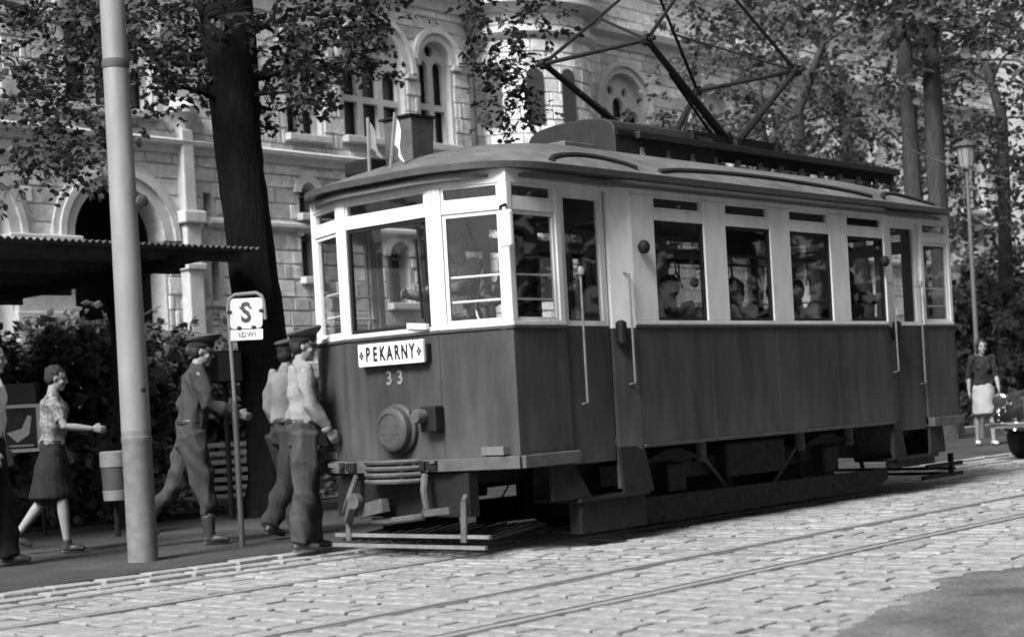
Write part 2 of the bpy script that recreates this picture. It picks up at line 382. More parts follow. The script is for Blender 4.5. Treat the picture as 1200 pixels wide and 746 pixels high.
# ================================================================== MUSEUM
FC = 27.0
mus = empty('museum_building', (0, FC, 0), 0, 'pale ashlar stone museum with round arched windows and arcade behind the trees', 'building')
def fz(x, y): p = onY(x, y, FC); return p.x, p.z
holes = []; windows = []
def arch_loop(s0, s1, zb, zs, n=14):
    r = (s1-s0)/2; cxx = (s0+s1)/2
    return [(s0, zb), (s1, zb)]+arc_pts(cxx, zs, r, 0, math.pi, n)
ARCH = [(19.14-3.53*i, 1.09) for i in range(-0, 5)]
S_CORNER = 29.75
for cxx, r in ARCH: holes.append(arch_loop(cxx-r, cxx+r, 0.3, 4.80))
def rect(s0, s1, z0, z1): return [(s0, z0), (s1, z0), (s1, z1), (s0, z1)]
wa0 = fz(337, 148)[0]; wa1 = fz(377, 148)[0]
big = [(25.46, 27.45, 7.40, 9.05), (27.98, 29.06, 7.45, 9.42), (wa0, wa1, 7.3, 9.05)]
big += [(35.0+4.3*i, 37.0+4.3*i, 7.40, 9.05) for i in range(6)]
big += [(19.14-1.0-3.53*i, 19.14+1.0-3.53*i, 7.40, 9.05) for i in range(5)]
for (a, b, z0, zs) in big: holes.append(arch_loop(a, b, z0, zs)); windows.append((a, b, z0, zs, 'big'))
slits = [(21.30, 21.50, 5.32, 5.86), (21.0, 21.2, 3.6, 4.42), (21.42, 21.62, 3.6, 4.42), (22.2, 22.5, 3.6, 4.5)]
for sl in slits: holes.append(rect(*sl)); windows.append(sl+('slit',))
low = [(23.95, 24.42, 5.55, 6.02), (23.95, 24.42, 4.15, 5.05), (26.6, 27.3, 3.6, 4.7), (28.0, 28.7, 3.6, 4.7)]+[(35.4+4.3*i, 36.6+4.3*i, 3.4, 5.0) for i in range(6)]
for i, (a, b, z0, zs) in enumerate(low): holes.append(arch_loop(a, b, z0, zs, 8)); windows.append((a, b, z0, zs, 'low'))
ZT = 13.2
me = plate([(2.0, 0), (60, 0), (60, ZT), (2.0, ZT)], holes, 0.5)
me.transform(Matrix.Rotation(rad(90), 4, 'X')); me.transform(Matrix.Translation((0, 0.25, 0)))
obj_from_mesh('wall', me, 'mortar', mus)
# ashlar facing blocks, left out over the openings
def in_holes(s0, s1, z0, z1):
    for h in holes:
        xs = [p[0] for p in h]; zs_ = [p[1] for p in h]
        if s1 < min(xs)-.02 or s0 > max(xs)+.02 or z1 < min(zs_)-.02 or z0 > max(zs_)+.02: continue
        if len(h) == 4: return True
        cxx = (min(xs)+max(xs))/2; r = (max(xs)-min(xs))/2; zsp = max(zs_)-r
        if z0 < zsp: return True
        dx = max(0, abs((s0+s1)/2-cxx)-(s1-s0)/2); dz = max(0, z0-zsp)
        if dx*dx+dz*dz < (r+.02)**2: return True
    return False
rb = random.Random(3); mb = MB(); z = 0.3
while z < ZT-0.2:
    h = rb.choice([0.30, 0.34, 0.38]); s = 2.0+rb.uniform(0, .5)
    while s < 59.5:
        w = rb.uniform(.45, .85)
        if 30.3 < s < 33.9: s += w; continue
        todo = [(s, s+w)]
        if in_holes(s, s+w, z, z+h): todo = [(s+w*i/6, s+w*(i+1)/6) for i in range(6)]
        for (a, b) in todo:
            if not in_holes(a, b, z, z+h):
                e = rb.uniform(.015, .05); g = .009
                mb.add([(a+g, 0, z+g), (b-g, 0, z+g), (b-g, 0, z+h-g), (a+g, 0, z+h-g), (a+g+.018, -e, z+g+.018), (b-g-.018, -e, z+g+.018), (b-g-.018, -e, z+h-g-.018), (a+g+.018, -e, z+h-g-.018)] if b-a > .12 else
                       [(a, 0, z+g), (b, 0, z+g), (b, 0, z+h-g), (a, 0, z+h-g), (a, -.05, z+g+.03), (b, -.05, z+g+.03), (b, -.05, z+h-g-.03), (a, -.05, z+h-g-.03)],
                       [(4, 5, 6, 7), (0, 1, 5, 4), (1, 2, 6, 5), (2, 3, 7, 6), (3, 0, 4, 7)])
        s += w
    z += h
mb.build('ashlar_facing', 'stone', mus, kind='stuff')
def moulding(name, s0, s1, z, prof, mat='stone_trim'):
    """prof: (out, dz) outline"""
    return MB().prism([(s0, -p[0], z+p[1]) for p in prof], (s1-s0, 0, 0)).build(name, mat, mus)
P_STR = [(0, -.16), (.10, -.14), (.14, -.05), (.26, .02), (.28, .10), (.16, .16), (0, .2)]
moulding('string_course', 2.0, 30.3, 6.75, P_STR); moulding('string_course', 21.35, 30.3, 5.22, [(0, -.1), (.10, -.08), (.17, 0), (.17, .07), (0, .14)])
moulding('string_course', 33.8, 60, 6.75, P_STR); moulding('string_course', 33.8, 60, 5.22, [(0, -.1), (.10, -.08), (.17, 0), (.17, .07), (0, .14)])
moulding('cornice', 2.0, 60, 11.0, [(0, -.35), (.12, -.3), (.16, -.1), (.40, .02), (.44, .2), (.3, .26), (0, .3)])
moulding('parapet', 2.0, 60, 12.9, [(0, -.1), (.2, -.08), (.25, .2), (0, .3)])
moulding('under_band', 21.35, 30.3, 6.45, [(0, -.08), (.06, -.06), (.07, .05), (0, .08)], 'stone')  # slim raised stone moulding below the string course
def arch_ring(name, cxx, zs, r0, r1, out, n=16, mat='stone_trim', legs=0.0):
    a = arc_pts(cxx, zs, r0, 0, math.pi, n); b = arc_pts(cxx, zs, r1, 0, math.pi, n)
    if legs: a = [(a[0][0], zs-legs)]+a+[(a[-1][0], zs-legs)]; b = [(b[0][0], zs-legs)]+b+[(b[-1][0], zs-legs)]
    m = MB(); k = len(a)
    vs_ = [(p[0], -out, p[1]) for p in a]+[(p[0], -out, p[1]) for p in b]+[(p[0], .3, p[1]) for p in a]+[(p[0], .0, p[1]) for p in b]
    fs = []
    for i in range(k-1): fs += [(i, i+1, k+i+1, k+i), (2*k+i, 2*k+i+1, i+1, i), (k+i, k+i+1, 3*k+i+1, 3*k+i)]
    return m.add(vs_, fs).build(name, mat, mus)
for cxx, r in ARCH:
    arch_ring('arch_ring', cxx, 4.80, r-.02, r+.20, .10); arch_ring('arch_ring', cxx, 4.80, r+.20, r+.33, .17); arch_ring('arch_ring', cxx, 4.80, r+.33, r+.46, .10)
    # pier capital and pier between the arches
    px_ = cxx-3.53/2
    boxo('pier_capital', 'stone_trim', mus, px_-.80, px_+.80, -.26, .2, 4.58, 4.80, bevel=.03)
    boxo('pier_frieze', 'stone_trim', mus, px_-.70, px_+.70, -.17, .2, 4.05, 4.578, bevel=.03)
    boxo('pier_capital', 'stone_trim', mus, px_-.76, px_+.76, -.22, .2, 3.93, 4.048, bevel=.03)
    boxo('pier', 'stone_trim', mus, px_-.64, px_+.64, -.12, .2, 0, 3.928, bevel=.03)
    for dz in (0.9, 1.6, 2.3, 3.0): boxo('pier_band', 'stone_trim', mus, px_-.67, px_+.67, -.155, .2, dz, dz+.34, bevel=.02)
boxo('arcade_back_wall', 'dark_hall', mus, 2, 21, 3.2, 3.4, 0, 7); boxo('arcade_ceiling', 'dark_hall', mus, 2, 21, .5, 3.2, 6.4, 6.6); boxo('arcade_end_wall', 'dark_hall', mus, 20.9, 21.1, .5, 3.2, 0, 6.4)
# pilaster shaft with a turned cap beside the last arch
boxo('pilaster', 'stone_trim', mus, 20.60, 20.98, -.30, .0, 0, 5.15, bevel=.03)
boxo('pilaster_band', 'stone_trim', mus, 20.50, 21.08, -.40, .0, 5.152, 5.42, bevel=.04); boxo('pilaster', 'stone_trim', mus, 20.64, 20.94, -.26, .0, 5.422, 7.1, bevel=.03)
MB().lathe([(.14, 7.1), (.17, 7.2), (.22, 7.3), (.36, 7.42), (.38, 7.55), (.32, 7.62), (.14, 7.75)], 14, (20.79, -.1, 0)).build('pilaster_cap', 'stone_trim', mus, smooth=True)
boxo('pilaster_band', 'stone_trim', mus, 20.54, 21.04, -.36, .0, 4.2, 4.34, bevel=.03)
for w in windows:
    a, b, z0, zs, kind = w
    if kind == 'slit':
        win = boxo('window', 'museum_glass', mus, a-.03, b+.03, .28, .32, z0-.03, zs+.03); boxo('sill', 'stone_trim', win, a-.08, b+.08, -.10, .2, z0-.12, z0-.002); continue
    r = (b-a)/2; cxx = (a+b)/2
    arch_ring('window_arch', cxx, zs, r-.01, r+.17, .09, legs=0.0); 
    if kind == 'big': arch_ring('window_arch', cxx, zs, r+.17, r+.30, .17)
    loop = arch_loop(a-.04, b+.04, z0-.04, zs)
    win = MB().prism([(p[0], .36, p[1]) for p in loop], (0, .03, 0)).build('window', 'museum_glass', mus)
    MB().box(a-.12, b+.12, -.22, .3, z0-.16, z0-.003).build('sill', 'stone_trim', win, bevel=.02)
    if kind == 'big':
        n = 3 if b-a > 1.7 else 2; lw = (b-a)/n
        lights = [(a+lw*i+.09, a+lw*(i+1)-.09) for i in range(n)]
        # stone tracery plate with round headed lights and an oculus
        hl = []
        zt = zs+.05 if n == 2 else zs
        for i, (l0, l1) in enumerate(lights):
            hl.append(arch_loop(l0, l1, z0+1.0, (zs-.1 if n == 2 else zs+(.12 if i == 1 else -.2)), 8)); hl.append(rect(l0, l1, z0+.02, z0+.86))
        if n == 2: hl.append([(cxx+.15*math.cos(t), zs+.33+.15*math.sin(t)) for t in [2*math.pi*i/12 for i in range(12)]])
        else:
            for dx in (-.32, .32): hl.append([(cxx+dx+.13*math.cos(t), zs+.52+.13*math.sin(t)) for t in [2*math.pi*i/12 for i in range(12)]])
        me = plate(arch_loop(a-.02, b+.02, z0-.02, zs), hl, .12); me.transform(Matrix.Rotation(rad(90), 4, 'X')); me.transform(Matrix.Translation((0, .22, 0)))
        obj_from_mesh('tracery', me, 'stone_trim', win)
        boxo('impost', 'stone_trim', mus, a-.34, a-.02, -.13, 0, zs-.12, zs+.02, bevel=.02); boxo('impost', 'stone_trim', mus, b+.02, b+.34, -.13, 0, zs-.12, zs+.02, bevel=.02)
    else:
        boxo('mullion', 'window_wood', win, cxx-.03, cxx+.03, .30, .355, z0, zs+r*.9); boxo('transom', 'window_wood', win, a, b, .30, .352, zs-.05, zs)
# round stair tower at the inner corner with rings and lancet windows
tw = MB(); TX, TR = 32.1, 2.0
MB().lathe([(TR, 0), (TR, 13.5)], 36, (TX, .55, 0)).build('stair_tower', 'stone', mus, smooth=True)
for zc, e in ((6.75, .26), (5.2, .16), (10.3, .2), (11.0, .42)):
    MB().lathe([(TR-.05, zc-.2), (TR+e*.5, zc-.12), (TR+e, zc), (TR+e, zc+.12), (TR-.05, zc+.2)], 36, (TX, .55, 0)).build('tower_ring', 'stone_trim', mus, smooth=True)
mb = MB(); rb2 = random.Random(8); zc = .3
while zc < 13:
    h = .34; a0 = rb2.uniform(0, 1)
    for i in range(16):
        t0 = math.pi+a0*.2+(i)*math.pi/15-.1; t1 = t0+math.pi/15-.012; e0, e1 = TR+.004, TR+rb2.uniform(.02, .05)
        P = lambda t, r, z_: (TX+r*math.cos(t), .55+r*math.sin(t), z_)
        mb.add([P(t0, e0, zc+.01), P(t1, e0, zc+.01), P(t1, e0, zc+h-.01), P(t0, e0, zc+h-.01), P(t0+.01, e1, zc+.03), P(t1-.01, e1, zc+.03), P(t1-.01, e1, zc+h-.03), P(t0+.01, e1, zc+h-.03)], [(4, 5, 6, 7), (0, 1, 5, 4), (1, 2, 6, 5), (2, 3, 7, 6), (3, 0, 4, 7)])
    zc += h
mb.build('tower_ashlar', 'stone', mus, kind='stuff')
for an, z0 in ((rad(205), 8.0), (rad(235), 8.0), (rad(262), 8.0), (rad(235), 3.6)):
    ca, sa = math.cos(an), math.sin(an)
    cc_ = Vector((TX+ca*(TR+.03), .55+sa*(TR+.03), 0)); tv = Vector((-sa, ca, 0))
    lp = arch_loop(-.22, .22, z0, z0+1.2, 8)
    win = MB().prism([cc_+tv*p[0]+upv*p[1] for p in lp], (ca*.03, sa*.03, 0)).build('window', 'museum_glass', mus)
# drainpipe at the corner
dp = MB().tube([(29.68, -.14, 0), (29.68, -.14, 10.5)], .075, 10)
dp.lathe([(.08, 10.3), (.17, 10.5), (.2, 10.75)], 10, (29.68, -.16, 0))
dp.build('drainpipe', 'iron_dusty', mus, smooth=True)
for zz in (4.2, 7.4, 9.2): MB().lathe([(.095, zz), (.095, zz+.07)], 10, (29.68, -.14, 0)).build('pipe_clip', 'iron', mus)
# roof behind the parapet
MB().prism([(0, .1, 13.0), (0, 6.0, 18.0), (0, 12, 13.0)], (58, 0, 0)).build('roof', 'stone_dark', mus).location = (2, 0, 0)
boxo('side_wall', 'stone', mus, 2.0, 2.4, .52, 12, 0, 13); boxo('side_wall', 'stone', mus, 59.6, 60, .52, 12, 0, 13)
# low terrace balustrade before the museum
bal = empty('terrace_balustrade', (21.3, 24.6, 0), 0, 'pale stone balustrade with turned balusters before the museum wall', 'balustrade')
boxo('plinth', 'stone_trim', bal, 0, 6.2, -.2, .2, 0, 2.0); boxo('base_rail', 'stone_trim', bal, 0, 6.2, -.17, .17, 2.01, 2.16, bevel=.02); boxo('hand_rail', 'stone_dark', bal, 0, 6.2, -.2, .2, 2.72, 2.86, bevel=.02)
bm_ = MB().lathe([(.07, 0), (.07, .05), (.045, .1), (.095, .25), (.05, .42), (.07, .5), (.07, .56)], 8).mesh('baluster', True); bm_.materials.append(MATS['stone_trim'])
for i in range(24):
    o = link(bpy.data.objects.new('baluster', bm_), bal); o.location = (.22+i*.25, 0, 2.16)

# ================================================================== TRAM
TX0, TY0 = 8.55, 8.70
T = empty('tram', (TX0, TY0, 0), 0, 'old two-axle tram with dark lower body and pale window band standing at the stop', 'tram')
SK, BELT, SILL, W1, C0, C1, EAVE = 0.73, 1.64, 1.675, 2.50, 2.585, 2.695, 2.80
LEN = 7.36
def segf(p0, p1):
    p0 = Vector((p0[0], p0[1], 0)); p1 = Vector((p1[0], p1[1], 0)); d = (p1-p0); L = d.length; d.normalize()
    nin = Vector((-d.y, d.x, 0)); mid = (p0+p1)/2
    if (Vector((LEN/2, 0, 0))-mid).dot(nin) < 0: nin = -nin
    def f(mb, u0, u1, d0, d1, z0, z1):
        P = [p0+d*u+nin*q for (u, q) in ((u0, d0), (u1, d0), (u1, d1), (u0, d1))]
        return mb.prism([(p.x, p.y, z0) for p in P], (0, 0, z1-z0))
    f.L = L; return f
def facet(p0, p1, wins, lower='tram_dark', upper='cream', z_low=SK, frame='cream', cler=True, belt=True, glass=True):
    """a wall segment; wins = list of (u0, u1) window openings"""
    g = segf(p0, p1); L = g.L
    g(MB(), 0.002, L-.002, .0, .03, z_low, BELT).build('lower_panel', lower, T)
    if belt: g(MB(), -.004, L+.004, -.014, .03, BELT+.002, SILL-.012).build('belt_rail', 'tram_trim', T, bevel=.004)
    g(MB(), 0.002, L-.002, -.004, .05, SILL-.010, SILL+.022).build('window_sill', upper, T, bevel=.003)
    g(MB(), 0.002, L-.002, .002, .05, C1, EAVE).build('header_panel', upper, T)
    edges = [0.002]+[e for w in wins for e in w]+[L-.002]
    for i in range(0, len(edges), 2):
        if edges[i+1]-edges[i] > .004: g(MB(), edges[i], edges[i+1], 0, .06, SILL+.024, C1-.002).build('pillar', upper, T, bevel=.004)
    for (a, b) in wins:
        g(MB(), a+.002, b-.002, .004, .05, W1, C0).build('transom', upper, T, bevel=.004)
        wn = g(MB(), a+.002, a+.028, .016, .045, SILL+.024, W1-.002); g(wn, b-.028, b-.002, .016, .045, SILL+.024, W1-.002); g(wn, a+.028, b-.028, .016, .045, SILL+.024, SILL+.05); g(wn, a+.028, b-.028, .016, .045, W1-.028, W1-.002)
        w_ = wn.build('window', frame, T)
        g(MB(), a+.026, b-.026, .028, .034, SILL+.048, W1-.026).build('pane', 'glass', w_)
        if cler:
            cn = g(MB(), a+.002, a+.022, .010, .045, C0+.002, C1-.002); g(cn, b-.022, b-.002, .010, .045, C0+.002, C1-.002); g(cn, a+.022, b-.022, .010, .045, C0+.002, C0+.018); g(cn, a+.022, b-.022, .010, .045, C1-.016, C1-.002)
            c_ = cn.build('clerestory_window', upper, T); g(MB(), a+.02, b-.02, .028, .034, C0+.016, C1-.014).build('pane', 'glass', c_)
    return g
HW, PW, BW = 0.50, 1.05, 1.07
for end in (0, 1):
    X = (lambda x: x) if end == 0 else (lambda x: LEN-x)
    facet((X(0), HW), (X(0), -HW), [(.07, .93)], frame='iron' if end == 0 else 'cream')
    for sg in (-1, 1):
        L = math.hypot(.205, PW-HW)
        facet((X(0), sg*HW), (X(.205), sg*PW), [(.07, L-.06)])
        # platform side: window, then door
        facet((X(.205), sg*PW), (X(.83), sg*1.03), [(.055, .565)], frame='cream')
        g = segf((X(.83), sg*1.03), (X(1.42), sg*1.01)); DL = g.L
        door = g(MB(), .01, DL-.01, .03, .065, .62, 1.66).build('door', 'tram_dark', T)
        fr = g(MB(), .01, .075, .03, .065, 1.662, 2.70); g(fr, DL-.075, DL-.01, .03, .065, 1.662, 2.70); g(fr, .075, DL-.075, .03, .065, 2.63, 2.70); g(fr, .075, DL-.075, .03, .065, 1.662, 1.70)
        fr.build('door_frame', 'cream', door); g(MB(), .075, DL-.075, .045, .05, 1.70, 2.63).build('pane', 'glass', door)
        g(MB(), 0, DL, .002, .06, 2.702, EAVE).build('header_panel', 'cream', T)
        # raked corner panel between platform and saloon
        g = segf((X(1.42), sg*1.01), (X(1.64), sg*BW))
        g(MB(), 0.0, g.L, 0, .05, BELT+.002, EAVE).build('corner_panel', 'cream', T)
        g(MB(), 0.0, g.L, 0, .05, .40, BELT).build('corner_panel', 'tram_dark', T)
        # bumper beam round the platform
        for (a, b) in (((X(0), 0), (X(0), sg*HW)), ((X(0), sg*HW), (X(.205), sg*PW)), ((X(.205), sg*PW), (X(.83), sg*1.04))):
            g = segf(a, b); g(MB(), -.012, g.L+.012, -.055, .02, .635, .728).build('bumper_beam', 'iron_dusty', T, bevel=.006)
# saloon sides
for sg in (-1, 1):
    wins = [(1.95+1.02*i-1.64, 1.95+1.02*i+.70-1.64) for i in range(4)]
    facet((1.64, sg*BW), (5.72, sg*BW), wins, upper='cream', frame='iron')
    MB().box(1.66, 5.70, sg*BW-sg*.012 if False else sg*(BW-.03), sg*(BW+.016), .70, .728).build('skirt_rail', 'tram_trim', T, bevel=.004)
    for xv in (2.68, 3.70, 4.72): MB().box(xv-.02, xv+.02, sg*(BW-.02), sg*(BW+.0025), .73, 1.64).build('panel_cover_strip', 'tram_dark', T)
for (x0, x1) in ((1.60, 1.64), (5.72, 5.76)):       # bulkheads with doorway
    for sg in (-1, 1):
        b_ = MB().box(x0, x1, sg*.42, sg*1.0, .80, 1.75).box(x0, x1, sg*.42, sg*.47, 1.75, 2.74).box(x0, x1, sg*.95, sg*1.0, 1.75, 2.74).box(x0, x1, sg*.47, sg*.95, 2.5, 2.74); b_.build('bulkhead', 'interior', T)
    MB().box(x0, x1, -.42, .42, 2.62, 2.74).build('bulkhead', 'interior', T)
boxo('floor', 'interior', T, .1, LEN-.1, -.98, .98, .74, .80)

# roof
def rw(x):
    def e(q):
        q = max(0, min(1, q)); return (1-(1-q)**2.7)**(1/2.7)
    return 1.165*e((x+.14)/.80+.015)*e((LEN+.14-x)/.80+.015)
def rh(x):
    q = max(0, min(1, (x+.14)/1.9)); p = max(0, min(1, (LEN+.14-x)/1.9))
    return .36*(1-(1-q)**2.2)*(1-(1-p)**2.2)
def roofz(x, y): return 2.842+rh(x)*max(0, 1-(abs(y)/max(rw(x), .01))**2.3)
xs = [-.14+.80*(1-math.cos(i/14*math.pi/2)) for i in range(14)]; xs = xs+[.66+(LEN-1.32)*i/24 for i in range(25)]+[LEN-v for v in reversed(xs)]
ts = [math.sin(-math.pi/2+math.pi*j/28) for j in range(29)]
vs_, fs = [], []
for x in xs:
    w = rw(x)
    for t in ts: vs_.append((x, w*t, roofz(x, w*t)))
n = len(ts)
for i in range(len(xs)-1):
    for j in range(n-1): fs.append((i*n+j, (i+1)*n+j, (i+1)*n+j+1, i*n+j+1))
MB().add(vs_, fs).build('roof', 'tram_roof', T, smooth=True)
ol = [(x, -rw(x)) for x in xs]+[(x, rw(x)) for x in reversed(xs)]
MB().prism([(p[0], p[1], 2.795) for p in ol], (0, 0, .0465)).build('roof_rim', 'tram_trim', T)
MB().prism([(p[0]*.985+.05, p[1]*.93, 2.735) for p in ol], (0, 0, .026)).build('ceiling', 'ceiling_paint', T)
def gutter(x0, x1, sg, rise):
    pts = []
    for i in range(13):
        t = i/12; x = x0+(x1-x0)*t; y = sg*(1.12-rise*math.sin(math.pi*t)**.7); pts.append((x, y, roofz(x, y)+.012))
    MB().tube(pts, .021, 6).build('rain_gutter', 'roof_black', T, smooth=True)
for sg in (-1, 1): gutter(.65, 1.70, sg, .16); gutter(2.0, 5.42, sg, .14); gutter(5.66, 6.72, sg, .16)

# roof equipment
for sg in (-1, 1):
    bw_ = MB().box(2.55, 7.15, sg*.40, sg*.54, 3.285, 3.345); bw_.build('roof_walkway', 'roof_black', T, bevel=.006)
    MB().box(2.55, 7.15, sg*.42, sg*.46, 3.20, 3.283).build('walkway_beam', 'iron', T)
    for i in range(13):
        x = 2.65+i*.37; MB().lathe([(.05, 3.05), (.05, 3.10), (.03, 3.12), (.045, 3.15), (.03, 3.18), (.035, 3.22)], 8, (x, sg*.47, 0)).build('insulator', 'iron_dusty', T, smooth=True)
RC0 = onY(721, 165, TY0-.48).x-TX0; RC1 = onY(838, 175, TY0-.48).x-TX0
prof = [(-.48, 3.14), (-.48, 3.36), (-.44, 3.42), (-.34, 3.46), (-.15, 3.48), (.15, 3.48), (.34, 3.46), (.44, 3.42), (.48, 3.36), (.48, 3.14)]
MB().prism([(RC0, p[0], p[1]) for p in prof], (RC1-RC0, 0, 0)).build('resistor_cover', 'roof_black', T, smooth=False, bevel=.012)
MB().box(RC0-.45, RC0-.05, -.30, .48, 3.10, 3.24).build('junction_box', 'tram_roof', T, bevel=.01)
MB().box(RC0+.02, RC1-.02, -.495, -.482, 3.30, 3.33).build('cover_strap', 'iron', T)
MB().box(6.85, 7.05, -.25, .05, 3.16, 3.42).build('rear_box', 'iron', T, bevel=.01)

# pantograph (diamond type)
pan = MB().box(0, 0, 0, 0, 0, 0) if False else None
def avg(a, b): return ((a.x+b.x)/2-TX0, (a.z+b.z)/2)
kf = avg(onY(762, 50, TY0-.575), onY(633, 72, TY0+.575)); kr = avg(onY(935, 85, TY0-.575), onY(815, 105, TY0+.575))
bs = onY(858, 168, TY0-.42); bx, bz = bs.x-TX0, 3.42
hd = onY(839, -51, TY0-.45); hx, hz = hd.x-TX0, hd.z
pg = MB()
for sg in (-1, 1): pg.bar((bx-.75, sg*.42, bz-.02), (bx+.75, sg*.42, bz-.02), .07, .09)
for dx in (-.7, 0.0, .7): pg.bar((bx+dx, -.5, bz-.03), (bx+dx, .5, bz-.03), .07, .07)
pant = pg.build('pantograph', 'iron', T, bevel=.005)
for (k_, name) in ((kf, 'front'), (kr, 'rear')):
    dx = -.10 if name == 'front' else .10
    for sg in (-1, 1):
        MB().tube([(bx+dx, sg*.42, bz), (k_[0], sg*.575, k_[1])], [.042, .027], 8).build('lower_arm', 'iron', pant, smooth=True)
        MB().tube([(bx+dx*2.4, sg*.36, bz+.04), (k_[0]*.72+bx*.28, sg*.50, k_[1]*.72+bz*.28-.03)], .014, 6).build('pull_rod', 'iron', pant, smooth=True)
        MB().tube([(k_[0], sg*.575, k_[1]), (hx, sg*.30, hz)], [.019, .013], 7).build('upper_arm', 'iron', pant, smooth=True)
        MB().lathe([(.05, -.03), (.05, .03)], 8, (k_[0], sg*.575, k_[1]), 'y').build('knee_joint', 'iron', pant)
    MB().tube([(k_[0], -.66, k_[1]), (k_[0], .66, k_[1])], .020, 8).build('knee_bar', 'iron', pant, smooth=True)
    MB().tube([(k_[0], -.575, k_[1]), ((k_[0]+hx)/2, .44, (k_[1]+hz)/2)], .012, 6).build('cross_stay', 'iron', pant, smooth=True)
MB().tube([(hx, -.7, hz+.04), (hx, -.45, hz+.12), (hx, .45, hz+.12), (hx, .7, hz+.04)], .03, 8).build('collector_head', 'iron', pant, smooth=True)
for i, x in enumerate((-.16, .16)): MB().tube([(bx+x, -.3, bz+.05), (bx+x, .3, bz+.05)], .05, 10).build('spring', 'iron', pant, smooth=True)

# front details
sb = onX(458.5, 414, TX0-.06); sy, sz = sb.y-TY0, sb.z
board = MB().box(-.075, -.045, sy-.345, sy+.345, sz-.085, sz+.085).build('destination_board', 'enamel', T, bevel=.006)
MB().box(-.045, -.001, sy-.36, sy-.30, sz-.07, sz+.05).build('board_bracket', 'iron', board); MB().box(-.045, -.001, sy+.28, sy+.36, sz-.07, sz+.05).build('board_bracket', 'iron', board)
def front_text(txt, size, y, z, x, mat, parent, name, off=0.0, sx=1.0, spc=1.0):
    me = text_mesh(txt, size, .003, off, spc)
    me.transform(Matrix.Scale(sx, 4, (1, 0, 0)))
    # text x -> -y, text y -> z, facing -x
    me.transform(Matrix(((0, 0, -1, x), (-1, 0, 0, y), (0, 1, 0, z), (0, 0, 0, 1))))
    return obj_from_mesh(name, me, mat, parent)
for i, ch in enumerate('PEKARNY'): front_text(ch, .15, sy+.234-i*.078, sz, -.0775, 'black_paint', board, 'letter', .004, .60)
for sg in (-1, 1):
    st_ = MB()
    for q in range(4): a = q*math.pi/2; st_.box(-.0785, -.0755, sy+sg*.305+.014*math.cos(a)-.010, sy+sg*.305+.014*math.cos(a)+.010, sz+.02*math.sin(a)-.010, sz+.02*math.sin(a)+.010)
    st_.build('ornament', 'black_paint', board)
nb = onX(463, 443, TX0); ny_, nz_ = nb.y-TY0, nb.z
for i, dy in enumerate((.058, -.058)): front_text('3', .145, ny_+dy, nz_, -.004, 'bin_pale', T, 'numeral', .003, .9)
hb = onX(464, 503, TX0-.05); hy, hzz = hb.y-TY0, hb.z
hl = MB().lathe([(.19, 0), (.19, -.035), (.17, -.05), (.165, -.10), (.15, -.115), (.12, -.12), (.115, -.112), (.02, -.118)], 28, (-.001, hy, hzz), 'x').build('headlight_cover', 'tram_trim', T, smooth=True)
MB().box(-.119, -.1165, hy-.09, hy+.09, hzz-.035, hzz-.028).box(-.119, -.1165, hy-.09, hy+.09, hzz+.028, hzz+.035).build('cover_rib', 'tram_trim', hl)
kb = onX(504, 490, TX0-.05); ky, kz = kb.y-TY0, kb.z
ck = MB().box(-.10, -.001, ky-.10, ky+.06, kz-.10, kz+.09).build('cable_socket', 'iron', T, bevel=.015); MB().lathe([(.05, 0), (.055, -.07), (.045, -.09)], 12, (-.10, ky+.02, kz+.02), 'x').build('socket_lid', 'iron_dusty', ck, smooth=True); MB().tube([(-.1, ky+.05, kz), (-.14, ky+.10, kz+.02), (-.11, ky+.13, kz+.05)], .018, 6).build('socket_lever', 'iron', ck)
pd = onX(452, 553, TX0-.15); py_, pz_ = pd.y-TY0, pd.z
for i in range(4):
    z = pz_+.075-.048*i; pts = [(-.06, py_+.27, z), (-.14, py_+.22, z), (-.19, py_+.12, z), (-.205, py_, z), (-.19, py_-.12, z), (-.14, py_-.22, z), (-.06, py_-.27, z)]
    MB().tube(pts, .019, 6).build('buffer_ring', 'iron_dusty', T, smooth=True)
MB().box(-.17, -.05, py_-.2, py_+.2, pz_-.09, pz_+.09).build('buffer_core', 'iron', T, bevel=.02)
for y in (-.30, -.42, .44): MB().box(-.075, -.056, y-.05, y+.05, .65, .715).build('coupling_plate', 'iron', T)
MB().box(-.09, -.056, -.47, -.42, .70, .72).build('step_bracket', 'iron_dusty', T); MB().box(-.12, -.056, .52, .64, .69, .72).build('step_bracket', 'iron_dusty', T)
# lifeguard tray and under-front gear
tray = MB().bar((-.03, -.88, .085), (-.03, .72, .085), .03, .026).bar((.0, -.90, .160), (.0, .72, .160), .03, .026).build('lifeguard_tray', 'pole_base', T)
for y in np.linspace(-.8, .66, 15): MB().bar((.02, y, .12), (.75, y, .19), .028, .012).build('tray_slat', 'iron', tray)
for y in (-.66, .56): MB().bar((-.02, y, .12), (.0, y, .42), .05, .02).bar((.0, y, .42), (.14, y, .62), .04, .02).build('tray_hanger', 'iron_dusty', tray)
MB().tube([(-.06, -.34, .62), (-.10, -.36, .50), (-.10, -.38, .38), (-.06, -.30, .31), (-.03, .1, .27), (.0, .30, .27)], .028, 8).build('air_hose', 'iron_dusty', T, smooth=True)
MB().tube([(-.05, .40, .62), (-.12, .43, .45), (-.06, .55, .34), (.06, .62, .28)], .022, 8).build('air_hose', 'iron_dusty', T, smooth=True)
MB().bar((-.10, .05, .40), (-.02, .42, .34), .06, .10).bar((-.10, .42, .42), (-.02, .56, .30), .06, .12).lathe([(.06, -.02), (.06, .03)], 12, (-.12, .36, .43), 'x').build('coupler', 'iron_dusty', T)
MB().bar((-.10, -.36, .34), (-.10, -.62, .36), .04, .05).build('coupler_arm', 'iron_dusty', T)
boxo('front_beam', 'iron', T, .02, .12, -.7, .7, .30, .62)
